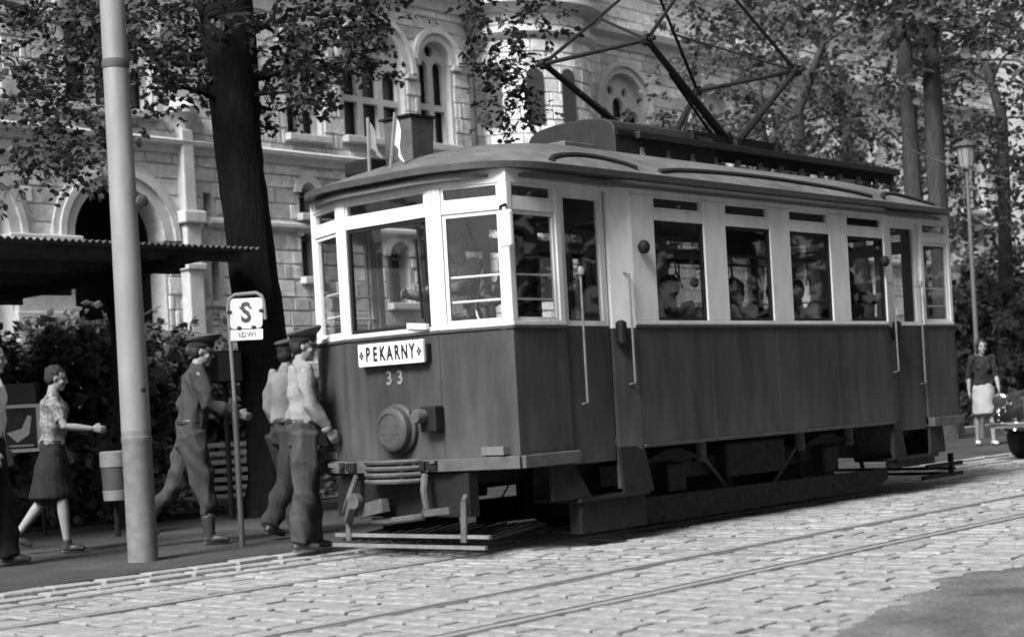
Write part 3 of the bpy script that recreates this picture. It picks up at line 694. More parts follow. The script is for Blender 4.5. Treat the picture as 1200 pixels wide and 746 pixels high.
# mirror/lamp on the corner pillar, wipers, guard bars across the platform windows
mr = onY(588, 268, TY0-PW-.06); MB().box(mr.x-TX0-.02, mr.x-TX0+.03, mr.y-TY0-.09, mr.y-TY0+.03, mr.z-.13, mr.z+.13).build('mirror', 'enamel', T, bevel=.015)
MB().tube([(.20, -1.04, 2.53), (mr.x-TX0, mr.y-TY0, 2.50), (mr.x-TX0, mr.y-TY0, 2.40)], .012, 6).build('mirror_arm', 'iron', T)
MB().bar((-.012, -.36, 1.76), (-.012, -.33, 2.35), .014).build('wiper', 'iron', T); MB().bar((-.03, -.42, 1.70), (-.005, -.20, 1.72), .03, .04).build('wiper_motor', 'enamel', T)
for end in (0, 1):
    X = (lambda x: x) if end == 0 else (lambda x: LEN-x)
    for sg in (-1, 1):
        for zb in (1.86, 2.04):
            MB().tube([(X(.08), sg*.56, zb), (X(.26), sg*.98, zb), (X(.78), sg*.97, zb)], .009, 6).build('window_guard_bar', 'enamel', T, smooth=True)
        MB().tube([(X(.97), sg*1.03, 2.05), (X(.97), sg*1.078, 2.045), (X(.97), sg*1.08, 1.08), (X(.97), sg*1.03, 1.07)], .009, 8).build('hand_rail', 'pole_base', T, smooth=True)
        MB().lathe([(.02, 0), (.028, .03), (.02, .06)], 8, (X(.97), sg*1.085, 2.04)).build('rail_knob', 'bin_pale', T, smooth=True)
        MB().tube([(X(1.55), sg*1.04, 2.07), (X(1.55), sg*1.095, 2.06), (X(1.55), sg*1.10, 1.21), (X(1.55), sg*1.04, 1.20)], .009, 8).build('hand_rail', 'pole_base', T, smooth=True)
        MB().lathe([(.02, 0), (.042, .02), (.050, .06), (.036, .09), (.015, .105)], 12, (X(1.74), sg*(BW+.045), 2.22)).build('bell_horn', 'iron', T, smooth=True)
        MB().box(X(1.42), X(1.50), sg*1.02, sg*1.10, 1.50, 1.70).build('door_catch', 'iron', T, bevel=.03)
        # entrance step with flared cheeks
        MB().box(X(.80), X(1.66), sg*.62, sg*1.10, .335, .365).build('step_tread', 'iron', T, bevel=.006)
        MB().prism([(X(1.42), sg*1.02, .72), (X(1.66), sg*1.07, .72), (X(1.72), sg*1.10, .36), (X(1.40), sg*1.06, .36)], (0, -sg*.03, 0)).build('step_cheek', 'iron', T)
        MB().prism([(X(.55), sg*1.03, .63), (X(.82), sg*1.03, .63), (X(.95), sg*1.09, .37), (X(.55), sg*1.05, .37)], (0, -sg*.03, 0)).build('step_cheek', 'iron', T)
        MB().box(X(.84), X(1.64), sg*.60, sg*.62, .36, .74).build('step_riser', 'iron', T); MB().box(X(.84), X(1.64), sg*.95, sg*1.07, .10 if end == 0 else .27, .33).build('step_box', 'iron', T)
# underframe and truck
for sg in (-1, 1):
    MB().box(.15, LEN-.15, sg*.42, sg*.50, .52, .735).build('sole_bar', 'iron', T)
    MB().box(1.55, 5.8, sg*.62, sg*.70, .40, .56).build('truck_frame', 'iron', T)
    MB().prism([(1.74, sg*.82, .07), (5.75, sg*.82, .07), (5.95, sg*.82, .16), (5.95, sg*.82, .26), (1.74, sg*.82, .29)], (0, sg*.025, 0)).build('life_board', 'iron', T)
    for xc in (2.05, 3.2, 4.4, 5.5): MB().bar((xc, sg*.83, .26), (xc+.10, sg*.7, .52), .04, .015).build('board_hanger', 'iron', T)
    for xw in (2.43, 4.93):
        w = MB().lathe([(.42, 0), (.42, .03), (.385, .035), (.385, .11), (.34, .115), (.34, .085), (.12, .07), (.12, .11), (.05, .11)], 32, (xw, sg*.47-(.0 if sg > 0 else .0), .405), 'y').build('wheel', 'iron', T, smooth=True)
        MB().box(xw-.13, xw+.13, sg*.68, sg*.82, .30, .54).build('axle_box', 'iron', T, bevel=.02)
        sp = MB()
        for q in range(5): sp.bar((xw-.42+q*.07, sg*.75, .57+q*.018), (xw+.42-q*.07, sg*.75, .57+q*.018), .07, .016)
        sp.build('leaf_spring', 'iron', T)
        for dx in (-.45, .45): MB().tube([(xw+dx, sg*.75, .52), (xw+dx, sg*.75, .72)], .05, 10).build('coil_spring', 'iron_dusty', T)
    MB().tube([(2.95, sg*.74, .54), (3.35, sg*.74, .20), (3.95, sg*.74, .20), (4.4, sg*.74, .54)], .018, 6).build('truss_rod', 'iron_dusty', T)
    MB().box(3.2, 4.15, sg*.55, sg*.80, .36, .66).build('equipment_box', 'iron', T, bevel=.02)
for xw in (2.43, 4.93): MB().tube([(xw, -.5, .405), (xw, .5, .405)], .06, 10).build('axle', 'iron', T); boxo('motor', 'iron', T, xw-.35, xw+.35, -.33, .33, .18, .62)
boxo('dark_filler', 'iron', T, 1.75, 5.85, -.30, .30, .16, .72); boxo('dark_screen', 'iron', T, 1.7, 5.9, .30, .33, .12, .73)  # dark masses added so no lit ground shows through under the tram
# rear lifeguard seen beyond the tail
rl = MB().bar((LEN+.14, -.80, .155), (LEN+.14, .78, .155), .035, .03).bar((LEN+.24, -.80, .095), (LEN+.24, .78, .095), .035, .03).bar((LEN-.5, -.8, .21), (LEN+.3, -.8, .21), .03, .04).bar((LEN-.6, -.8, .10), (LEN+.3, -.8, .10), .03, .04).bar((LEN+.05, -.8, .08), (LEN+.05, -.8, .32), .05, .04).build('rear_lifeguard', 'iron', T)
boxo('rear_beam', 'iron', T, LEN-.12, LEN-.02, -.7, .7, .30, .62)
boxo('tail_buffer', 'iron', T, LEN+.06, LEN+.22, -.35, .35, .50, .72, bevel=.03)
# interior: seats, driver's desk, grab poles
seat = None
for i in range(4):
    for sg in (-1, 1):
        for (dx, fl) in ((-.10, -1), (.72, 1)) if False else ((.05, 1), (.62, -1)):
            x = 1.72+1.0*i+dx
            s_ = MB().box(x, x+.36, sg*.98, sg*.40, 1.18, 1.22).box(x+.14, x+.22, sg*.9, sg*.5, .80, 1.18); bxk = x if fl > 0 else x+.33
            s_.box(bxk, bxk+.03, sg*.98, sg*.40, 1.22, 1.66); s_.build('seat', 'wood_seat', T)
ct = MB().lathe([(.16, .80), (.16, 1.62), (.18, 1.66), (.18, 1.72), (.05, 1.75)], 16, (.36, -.18, 0)).build('controller', 'iron', T, smooth=True)
MB().tube([(.36, -.18, 1.76), (.30, -.30, 1.80), (.28, -.34, 1.86)], .014, 6).build('handle', 'chrome', ct)
bwp = [(.46+.20*math.cos(a)*.25, -.62+.20*math.cos(a), 1.84+.17*math.sin(a)) for a in [2*math.pi*i/16 for i in range(17)]]
MB().tube(bwp, .012, 6, False).build('brake_wheel', 'chrome', T, smooth=True); MB().tube([(.47, -.62, .8), (.47, -.62, 1.84)], .025, 8).build('brake_column', 'iron', T)
for sg in (-1, 1):
    MB().tube([(1.66, sg*.30, 2.36), (5.70, sg*.30, 2.36)], .014, 6).build('grab_rail', 'wood_seat', T)
    for i in range(9):
        xg = 1.95+.45*i; MB().tube([(xg, sg*.30, 2.36), (xg, sg*.30, 2.20), (xg-.05, sg*.30, 2.12), (xg+.05, sg*.30, 2.12), (xg, sg*.30, 2.20)], .009, 5).build('grab_loop', 'wood_seat', T)
# route box on the roof front
lb = onY(488, 160, TY0+.05)
rbx, rbz = .45, roofz(.45, .1)
rbo = MB().prism([(rbx-.10, .0, rbz-.04), (rbx+.12, .0, rbz-.04), (rbx+.14, -.015, rbz+.30), (rbx-.12, -.015, rbz+.30)], (0, .30, 0)).build('route_box', 'iron_dusty', T, bevel=.008)
MB().box(rbx-.14, rbx+.16, -.03, .32, rbz+.302, rbz+.318).build('box_lid', 'iron', rbo); MB().box(rbx-.25, rbx+.45, .32, .62, rbz-.10, rbz+.02).build('box_base', 'iron', rbo, bevel=.02)
# two small crossed flags on the roof front (things of their own)
for (fx, fy, tx, ty, lab) in ((418, 218, 431, 138, 'small grey pennant on upright staff at the tram roof front'), (443, 218, 463, 132, 'small white pennant on slanting staff beside the tram route box')):
    b0 = onX(fx+16, fy, TX0+.10); b0.z = 2.842+rh(.10)*max(0, 1-(abs(b0.y-TY0)/rw(.10))**2.3)-.01
    t0 = onX(tx, ty, TX0+.10)
    fl = empty('pennant', b0, 0, lab, 'flag')
    v = t0-b0; MB().tube([(0, 0, 0), v], .014, 6).build('staff', 'bin_pale', fl)
    a = v*.97; b = v*.45; m = MB(); N = 7; vv = []
    for i in range(N):
        t = i/(N-1); c = a.lerp(b, 0.5)+Vector((.0, -.10 if 'white' in lab else -.15, -.26 if 'white' in lab else -.20))
        p = a.lerp(c, t); q = b.lerp(c+Vector((0, 0, -.01)), t); wv = .03*math.sin(t*6)
        vv += [p+Vector((wv, 0, 0)), q+Vector((wv, 0, 0))]
    m.add(vv, [(2*i, 2*i+2, 2*i+3, 2*i+1) for i in range(N-1)]); o = m.build('cloth', 'cloth_white' if 'white' in lab else 'bin_pale', fl)
    so = o.modifiers.new('thick', 'SOLIDIFY'); so.thickness = .004

# ================================================================== STREET THINGS
# tall tapered pole by the stop
pb = onZ(168, 657, PAV_Z)
pole = empty('tram_pole', pb, 0, 'tall pale tapered steel pole rising out of the pavement beside the shelter', 'pole')
def px_m(px, depth): return px*depth/F_PX
dep = wpix(pb)[2]
MB().lathe([(px_m(17.2, dep), 1.02), (px_m(14.2, dep), 4.6), (.085, 4.63), (.075, 8.8), (0.03, 8.85)], 24).build('shaft', 'grey_pole', pole, smooth=True)
MB().lathe([(px_m(17.6, dep), -.03), (px_m(17.3, dep), .93), (px_m(17.9, dep), .94), (px_m(17.9, dep), .97), (px_m(17.2, dep), .975), (px_m(17.2, dep), 1.02)], 24).build('sleeve', 'pole_base', pole, smooth=True)
zb = onY(141, 78, pb.y).z
MB().lathe([(px_m(15.4, dep), zb-.06), (px_m(15.9, dep), zb-.05), (px_m(15.9, dep), zb+.0), (px_m(15.2, dep), zb+.01)], 24).build('band', 'iron_dusty', pole, smooth=True)
bp = onY(160, 237, pb.y-.10)-pb
MB().lathe([(.035, 0), (.04, .03), (.05, .035), (.05, .05), (.02, .06)], 12, (0.0, 0, 0), 'y').build('bolt', 'iron_dusty', pole, smooth=True).matrix_local = Matrix.Translation((.045, -.145, bp.z)) @ Matrix.Rotation(math.pi, 4, 'Z')
bp = onY(163, 457, pb.y-.10)-pb
MB().lathe([(.018, 0), (.02, .02), (.01, .03)], 10, (0.0, 0, 0), 'y').build('bolt', 'iron', pole, smooth=True).matrix_local = Matrix.Translation((-.03, -.155, bp.z)) @ Matrix.Rotation(math.pi, 4, 'Z')

# stop sign on a bent tube post
sp = onZ(284, 640, PAV_Z); stp = empty('tram_stop_sign', sp, 0, 'white tram stop plate with a dark S on a bent tube post', 'sign')
sd = wpix(sp)[2]
def sgn(x, y): p = atD(x, y, sd)-sp; return p
a0, a1, a2, a3, a4, a5 = sgn(284, 640), sgn(275, 470), sgn(268, 372), sgn(270, 352), sgn(280, 345), sgn(300, 343)
MB().tube([a0, a1], .026, 10).build('lower_post', 'post_paint', stp, smooth=True)
MB().tube([a1, a2, sgn(267, 360), sgn(269, 350), sgn(275, 345.5), a5, sgn(306, 346), sgn(309, 353), sgn(311, 374)], .017, 10).build('tube_frame', 'grey_pole', stp, smooth=True)
def plate_px(pts, thick, name, mat, parent, off=0.0):
    P = [sgn(*p)-FWD*(off) for p in pts]; return MB().prism(P, FWD*thick).build(name, mat, parent, bevel=.002)
def rrect(x0, y0, x1, y1, r, sl):
    out = []
    for (cx_, cy_, a) in ((x0+r, y1-r, 90), (x0+r, y0+r, 180), (x1-r, y0+r, 270), (x1-r, y1-r, 0)):
        for i in range(5): t = rad(a+i*90/4); out.append((cx_+r*math.cos(t), cy_-r*math.sin(t)+(cx_+r*math.cos(t)-(x0+x1)/2)*sl))
    return [(p[0], p[1]) for p in out]
def rrp(x0, y0, x1, y1, r, sl):
    out = []; cxm = (x0+x1)/2
    for (qx, qy, a) in ((x1-r, y0+r, -90), (x1-r, y1-r, 0), (x0+r, y1-r, 90), (x0+r, y0+r, 180)):
        for i in range(5): t = rad(a+i*90/4); X_ = qx+r*math.cos(t); Y_ = qy+r*math.sin(t); out.append((X_, Y_+(X_-cxm)*sl))
    return out
plt = plate_px(rrp(270, 349.5, 308, 385, 5, -.05), .012, 'plate', 'enamel', stp, .02)
plt2 = plate_px(rrp(270.5, 386, 308.5, 398.5, 1, -.05), .012, 'name_plate', 'enamel', stp, .02)
for (qx, qy) in ((269.5, 366), (306.5, 364), (281, 384.5), (298, 383.5)):     # dark notches at the edges of the plate
    plate_px([(qx+3.0*math.cos(t), qy+2.4*math.sin(t)) for t in [2*math.pi*i/10 for i in range(10)]], .003, 'notch', 'black_paint', plt, .0235)
def sign_text(txt, cxp, cyp, hpx, mat, parent, name, sx=1.0, off=0.0, spc=1.0):
    me = text_mesh(txt, hpx*sd/F_PX/.72, .0015, off, spc); me.transform(Matrix.Scale(sx, 4, (1, 0, 0)))
    c = sgn(cxp, cyp)-FWD*.024
    ex = (RIGHT*math.cos(ROLL)*1.0+upv*(.02)).normalized(); ez = upv
    m = Matrix.Identity(4)
    for r_ in range(3): m[r_][0] = ex[r_]; m[r_][1] = ez[r_]; m[r_][2] = -FWD[r_]; m[r_][3] = c[r_]
    me.transform(m); return obj_from_mesh(name, me, mat, parent)
sign_text('S', 288.5, 367, 23, 'iron_dusty', plt, 'letter_s', .82, .006)
plate_px([(280, 358.5), (284, 361), (282.5, 363)], .002, 'wing', 'iron_dusty', plt, .0235); plate_px([(296, 359.5), (291.5, 360), (294, 362.5)], .002, 'wing', 'iron_dusty', plt, .0235)
sign_text('IDWI', 290.5, 392.0, 6.0, 'bin_pale', plt2, 'lettering', .95, .0, 1.2)

# shelter with a corrugated canopy on a dark post
tip = onZ(304, 291, 2.86)
sh = empty('stop_shelter', (10.05, 14.3, PAV_Z), 0, 'open stop shelter with corrugated canopy on one dark post', 'shelter')
ZC = 2.86-PAV_Z
x1 = tip.x-10.05; y0 = tip.y-14.3; x0_ = x1-7.5; y1 = onZ(35, 349, 2.74).y-14.3
ncor = 100; vs_ = []; fs = []
for i in range(ncor*4+1):
    x = x0_+(x1-x0_)*i/(ncor*4); dz = .016*math.cos(2*math.pi*i/4)
    vs_ += [(x, y0, ZC+dz), (x, y1, ZC-.12+dz), (x, y0, ZC+dz-.004), (x, y1, ZC-.12+dz-.004)]
for i in range(ncor*4):
    b = i*4; fs += [(b, b+4, b+5, b+1), (b+2, b+3, b+7, b+6), (b, b+2, b+6, b+4), (b+1, b+5, b+7, b+3)]
MB().add(vs_, fs).build('corrugated_roof', 'corrugated', sh)
for q in np.linspace(.06, .96, 5): MB().box(x0_+.03, x1-.05, y0+(y1-y0)*q-.03, y0+(y1-y0)*q+.03, ZC-.12*q-.11, ZC-.12*q-.022).build('purlin', 'iron_dusty', sh)
ym = 0.0; zpost = ZC-.13-.05
MB().box(-.05, .05, -.05, .05, 0, zpost).build('post', 'iron', sh, bevel=.01)
MB().prism([(-.04, -.03, 2.1), (-.14, -.03, 2.36), (-.40, -.03, zpost-.02), (-.04, -.03, zpost-.02)], (0, .06, 0)).prism([(.04, -.03, 2.1), (.14, -.03, 2.36), (.40, -.03, zpost-.02), (.04, -.03, zpost-.02)], (0, .06, 0)).build('bracket', 'iron', sh)
MB().bar((0, y0+.1, ZC-.155), (0, y1-.05, ZC-.245), .10, .12).build('cross_beam', 'iron', sh)
MB().box(-3.57, -3.43, -.06, .06, 0, zpost).build('post', 'iron', sh, bevel=.01); MB().box(-.07, .07, 2.6, 2.72, 0, zpost-.02).build('post', 'iron', sh, bevel=.01); MB().bar((-3.5, y0+.1, ZC-.155), (-3.5, y1-.05, ZC-.245), .10, .12).build('cross_beam', 'iron', sh)

# litter bin on a small post
bc = atD(135, 557, 15.6)
bn = empty('litter_bin', (bc.x, bc.y, PAV_Z), 0, 'round litter bin with pale rims and dark middle beside the tall pole', 'bin')
zc = bc.z-PAV_Z; R_ = px_m(16.5, 15.6); Hh = px_m(29, 15.6)
MB().lathe([(R_*.90, zc-Hh*.55), (R_*.96, zc+Hh*.35)], 20).build('drum', 'bin_dark', bn, smooth=True)
MB().lathe([(R_*.97, zc+Hh*.35), (R_*1.02, zc+Hh*.37), (R_*1.02, zc+Hh*.95), (R_*.9, zc+Hh), (R_*.82, zc+Hh*.98), (R_*.80, zc+Hh*.5)], 20).build('upper_band', 'bin_pale', bn, smooth=True)
MB().lathe([(R_*.80, zc-Hh), (R_*.88, zc-Hh*.98), (R_*.93, zc-Hh*.58), (R_*.8, zc-Hh*.55)], 20).build('lower_band', 'bin_pale', bn, smooth=True)
MB().tube([(.03, .05, 0), (.03, .05, zc)], .03, 8).build('post', 'iron', bn)

# slatted bench
bq = atD(305, 575, 19.6)
be = empty('park_bench', (atD(255, 575, 18.7).x, atD(255, 575, 18.7).y, .05), rad(-14), 'slatted park bench with pale wooden backrest before the bushes', 'bench')
sl_me = MB().box(-.95, .95, -.012, .012, -.028, .028).mesh('backrest_slat'); sl_me.materials.append(MATS['slat_wood'])
zt = atD(255, 522, 18.7).z-.05; zl = atD(255, 573, 18.7).z-.05
for i in range(6):
    o = link(bpy.data.objects.new('backrest_slat', sl_me), be); z = zl+(zt-zl)*i/5; o.location = (0, .18+.10*i/5, z); o.rotation_euler = (rad(-12), 0, 0)
for i in range(5):
    o = link(bpy.data.objects.new('seat_slat', sl_me), be); o.location = (0, -.28+.10*i, zl-.08); o.rotation_euler = (rad(90), 0, 0)
for sx_ in (-.75, .75):
    MB().bar((sx_, .16, 0), (sx_, .17, zl), .05, .05).bar((sx_, .17, zl), (sx_, .31, zt+.03), .05, .03).bar((sx_, -.28, 0), (sx_, -.28, zl-.10), .05, .05).bar((sx_, -.32, zl-.125), (sx_, .2, zl-.125), .05, .04).build('leg', 'iron', be)

# framed poster board by the bushes
p0 = atD(20, 470, 16.4)
pbz = empty('poster_board', (p0.x, p0.y, PAV_Z), rad(-30), 'dark notice board with a white framed poster beside the bushes', 'notice board')
W = .42
for sx_ in (-.36, .20): MB().tube([(sx_, .03, 0), (sx_, .03, 1.56)], .022, 8).build('post', 'iron', pbz)
MB().box(-.38, .22, .02, .05, 1.18, 1.55).build('board', 'bin_dark', pbz)
z0 = atD(20, 530, 16.4).z-PAV_Z; z1 = atD(20, 474, 16.4).z-PAV_Z
MB().box(-.40, .215, -.03, .0, z0, z1).build('poster_frame', 'white_paint', pbz, bevel=.004)
pp = MB().box(-.36, .175, -.034, -.031, z0+.035, z1-.035).build('poster', 'poster_dark', pbz)
MB().prism([(-.02, -.035, z0+.10), (.10, -.035, z0+.18), (.13, -.035, z0+.36), (.09, -.035, z0+.37), (.03, -.035, z0+.24), (-.12, -.035, z0+.20)], (0, -.003, 0)).build('poster_figure', 'enamel', pp)
MB().box(-.10, .14, -.038, -.035, z0+.06, z0+.075).build('poster_line', 'enamel', pp)

# dark cabinet behind the stop sign post
cq = atD(262, 430, 17.2); cab = empty('switch_cabinet', (cq.x, cq.y, .05), 0, 'small dark cabinet on a post among bushes behind the stop sign', 'cabinet')
zc = cq.z-.05; MB().box(-.17, .17, -.1, .1, zc-.17, zc+.17).build('body', 'iron', cab, bevel=.01); MB().box(-.15, .15, -.112, -.101, zc-.15, zc+.15).build('door', 'bin_dark', cab); MB().tube([(0, 0, 0), (0, 0, zc-.16)], .03, 8).build('post', 'iron', cab)

# park lamp
lt = atD(1132, 182, 28.5); lb_ = Vector((lt.x, lt.y, 0.03))
lm = empty('park_lamp', lb_, 0, 'park lamp with tapered fluted lantern and flat cap on a slim post', 'lamp')
zl = lt.z-.03; u_ = 28.5/F_PX
MB().tube([(0, 0, 0), (0, 0, .9), (0, 0, .92), (0, 0, zl-16*u_)], [.07, .07, .045, .035], 10).build('post', 'post_paint', lm, smooth=True)
MB().lathe([(6.5*u_, zl-16*u_), (8*u_, zl-13*u_), (11*u_, zl+9*u_)], 14).build('lantern', 'lantern_glass', lm)
MB().lathe([(11*u_, zl+9*u_), (14.5*u_, zl+10*u_), (14*u_, zl+13*u_), (4*u_, zl+17*u_), (1*u_, zl+19*u_)], 16).build('cap', 'iron_dusty', lm, smooth=True)
for i in range(8):
    a = 2*math.pi*i/8; MB().bar((8*u_*math.cos(a), 8*u_*math.sin(a), zl-14*u_), (11.3*u_*math.cos(a), 11.3*u_*math.sin(a), zl+9*u_), .012).build('rib', 'iron_dusty', lm)

# overhead wires
w0 = [atD(x, y, d) for (x, y, d) in ((1020, 128, 24), (1060, 172, 25), (1090, 186, 25.7), (1130, 197, 26.5), (1165, 206, 27.5), (1230, 221, 29))]
MB().tube(w0, .011, 5).build('span_wire', 'bin_pale'); props(bpy.data.objects['span_wire'], 'thin pale sagging wire crossing before the park lamp', 'wire')
cw = MB().tube([(-40, TY0, hz+.155), (150, TY0, hz+.155)], .008, 5).build('contact_wire', 'iron'); props(cw, 'straight overhead contact wire above the tram pantograph', 'wire')

# ------------------------------------------------------------------ vegetation
def leaf_cloud(name, mat, parent, clumps, size, seed, flat=0.5, loc=None):
    """clumps: (x, y, z, radius, count); leaves are pointed folded blades spread through the clumps"""
    g = np.random.default_rng(seed); PER = 13
    tw_c, tw_r = [], []
    for c in clumps:
        m_ = max(1, int(round(c[4]/PER))); tw_c += [c[:3]]*m_; tw_r += [c[3]]*m_
    TC = np.array(tw_c, float); TR_ = np.array(tw_r, float); m_ = len(TC)
    td = g.normal(size=(m_, 3))*np.array([1, 1, .55])+np.array([0, 0, .05]); td /= np.linalg.norm(td, axis=1)[:, None]
    TS = TC+g.normal(size=(m_, 3))*(TR_*.38)[:, None]*np.array([1, 1, .8]); TL = TR_*g.uniform(.55, 1.15, m_)
    tn = g.normal(size=(m_, 3))*flat*.8+np.array([0, 0, 1.0])
    ti = np.repeat(np.arange(m_), PER); n = len(ti); f = g.random(n)
    side_ = np.cross(tn, td); side_ /= np.linalg.norm(side_, axis=1)[:, None]+1e-9
    sg_ = np.where(g.random(n) < .5, -1.0, 1.0)[:, None]
    P = TS[ti]+td[ti]*(TL[ti]*f)[:, None]+np.array([0, 0, -1.0])*(TL[ti]*.30*f*f)[:, None]+side_[ti]*sg_*(size*g.uniform(.05, .5, n))[:, None]
    t = td[ti]*g.uniform(.3, 1.0, n)[:, None]+side_[ti]*sg_*g.uniform(.3, 1.1, n)[:, None]+g.normal(size=(n, 3))*.22+np.array([0, 0, -.22]); t /= np.linalg.norm(t, axis=1)[:, None]
    nn = tn[ti]+g.normal(size=(n, 3))*.35; b = np.cross(nn, t); b /= np.linalg.norm(b, axis=1)[:, None]+1e-9; nn = np.cross(t, b)
    L = (size*g.uniform(.6, 1.3, n))[:, None]; Wd = L*.40
    sag = nn*L*.10
    V = np.stack([P, P+t*L*.30+b*Wd-sag*.4, P+t*L*.75+b*Wd*.7-sag, P+t*L-sag*1.6, P+t*L*.75-b*Wd*.7-sag, P+t*L*.30-b*Wd-sag*.4, P+t*L*.45+sag*.7], 1).reshape(-1, 3)
    base = (np.arange(n)*7)[:, None]
    F = np.concatenate([base+np.array([[0, 1, 2, 6]]), base+np.array([[6, 2, 3, 4]]), base+np.array([[0, 6, 4, 5]])], 1).reshape(-1, 4)
    me = bpy.data.meshes.new(name); me.vertices.add(len(V)); me.vertices.foreach_set('co', V.astype(np.float32).ravel())
    me.loops.add(F.size); me.loops.foreach_set('vertex_index', F.astype(np.int32).ravel()); me.polygons.add(len(F))
    me.polygons.foreach_set('loop_start', np.arange(0, F.size, 4, dtype=np.int32)); me.polygons.foreach_set('loop_total', np.full(len(F), 4, dtype=np.int32))
    me.update(calc_edges=True); me.materials.append(MATS[mat])
    return link(bpy.data.objects.new(name, me), parent)
def bend(a, b, rng, k=5, amp=.12):
    a = Vector(a); b = Vector(b); L = (b-a).length; out = []
    off = Vector((rng.uniform(-1, 1), rng.uniform(-1, 1), rng.uniform(.3, 1)))*L*amp
    for i in range(k+1): t = i/k; out.append(a.lerp(b, t)+off*math.sin(math.pi*t)+Vector((rng.uniform(-1, 1), rng.uniform(-1, 1), rng.uniform(-1, 1)))*L*.02*(0 < i < k))
    return out
def tree(name, label, trunk, radii, clumps, bark, leaf, size, seed, group=None, limb_r=.05):
    """trunk: world points; clumps: world (x, y, z, r, n). Limbs run from the trunk to the clumps."""
    rng = random.Random(seed); base = Vector(trunk[0]); t = empty(name, base, 0, label, 'tree', group)
    tp = [Vector(p)-base for p in trunk]
    tpp, trr = [], []
    for i in range(len(tp)-1):
        for q_ in range(6): f_ = q_/6; tpp.append(tp[i].lerp(tp[i+1], f_)); trr.append(radii[i]*(1-f_)+radii[i+1]*f_)
    tpp.append(tp[-1]); trr.append(radii[-1]); mt = MB().tube(tpp, trr, 22)
    for i in range(len(tpp)*22):
        ax = tpp[i//22]; v = Vector(mt.v[i]); d_ = v-ax; a_ = math.atan2(d_.y, d_.x)
        w_ = 1+.13*mnoise.noise((math.cos(a_)*1.3+seed, math.sin(a_)*1.3, ax.z*1.1))+.09*mnoise.noise((math.cos(a_)*4+seed, math.sin(a_)*4, ax.z*.9))+.06*mnoise.noise((math.cos(a_)*3, math.sin(a_)*3+seed, ax.z*5))
        if ax.z < .5: w_ += (.5-ax.z)*.55*max(0, math.cos(a_*5+seed))
        mt.v[i] = tuple(ax+d_*w_)
    mt.build('trunk', bark, t, smooth=True)
    cl = [(c[0]-base.x, c[1]-base.y, c[2]-base.z, c[3], c[4]) for c in clumps]
    lm_ = MB(); order = sorted(cl, key=lambda c: (Vector(c[:3])-tp[-1]).length); nodes = [(p, radii[i]) for i, p in enumerate(tp) if p.z > tp[-1].z*.33]
    dense = []
    for i in range(len(nodes)-1):
        for q in range(4): f = q/4; dense.append((nodes[i][0].lerp(nodes[i+1][0], f), nodes[i][1]*(1-f)+nodes[i+1][1]*f))
    nodes = dense+[nodes[-1]]
    for c in order:
        e = Vector(c[:3])
        best = min(nodes, key=lambda q: (q[0]-e).length+(1.5*max(0, q[0].z-e.z)))
        pts = bend(best[0], e, rng); r0 = min(best[1]*.6, limb_r*(.4+.22*(e-best[0]).length))
        rr_ = [r0*(1-.8*i/(len(pts)-1)) for i in range(len(pts))]
        lm_.tube(pts, rr_, 6, False); nodes += [(p, rr_[i]) for i, p in enumerate(pts) if i > 1]
        for q in range(4):
            v = Vector((rng.uniform(-1, 1), rng.uniform(-1, 1), rng.uniform(-.6, .7)))*c[3]*.9; lm_.tube([e, e+v*.5+Vector((0, 0, .05)), e+v], [rr_[-1]*.9, rr_[-1]*.6, .004], 4, False)
    lm_.build('limbs', bark, t, smooth=True, kind='stuff')
    leaf_cloud('crown', leaf, t, cl, size, seed)
    return t
def crown_clumps(c, rx, rz, n, r, k, seed, zmin=None, shell=.35):
    g = random.Random(seed); out = []
    while len(out) < n:
        v = Vector((g.gauss(0, 1), g.gauss(0, 1), g.gauss(0, 1))).normalized()*(g.random()**shell)
        p = Vector((c[0]+v.x*rx, c[1]+v.y*rx, c[2]+v.z*rz))
        if zmin is not None and p.z < zmin: continue
        out.append((p.x, p.y, p.z, r*g.uniform(.7, 1.3), k*g.uniform(.6, 1.3)))
    return out

# big dark tree by the stop
D1 = wpix(onZ(325, 604, .03))[2]
tk = [atD(x, y, D1) for (x, y) in ((326, 606), (323, 575), (316, 500), (307, 400), (297, 320), (283, 205), (272, 100), (264, 0))]
up_ = tk[-1]-tk[-2]; tk += [tk[-1]+up_*1.2+Vector((0, .2, .1)), tk[-1]+up_*2.6+Vector((.2, .4, .2)), tk[-1]+up_*4.2]
r1 = [.36, .29, .27, .27, .26, .25, .27, .30, .20, .14, .07]
rg_ = random.Random(21)
def clp(lst, depth, r=.42, n=95, dj=1.0):
    out = []
    for (x, y, *m) in lst:
        p = atD(x, y, depth+rg_.uniform(-dj, dj)); k_ = m[0] if m else 1.0; out.append((p.x, p.y, p.z, r*rg_.uniform(.8, 1.2), n*k_))
    return out
cl1 = clp([(175, 15), (205, 25), (235, 20), (215, 62), (232, 85), (160, 45), (185, 75), (222, 45), (200, 100, .6), (236, 108, .6), (165, 110, .6), (178, 140, .4), (195, 8), (240, 55),
           (318, 15), (345, 8), (372, 18), (402, 12), (432, 8), (330, 45), (362, 50), (392, 48), (418, 38), (384, 78), (350, 78, .8), (322, 80, .6), (410, 70, .8), (436, 74, .5), (340, 108, .7), (366, 112, .9), (352, 126, .7), (318, 130, .5), (392, 112, .3), (450, 8, .8)], D1, .37, 210, 1.2)
cl1 += clp([(560, 8), (585, 25), (603, 45), (578, 55), (612, 70), (596, 82), (568, 90, .7), (585, 108), (612, 112, .8), (604, 132), (618, 140, .7), (590, 138, .7), (640, 18, .8), (625, 8), (558, 52, .6), (660, 25, .4)], D1+1.0, .30, 130, .6)
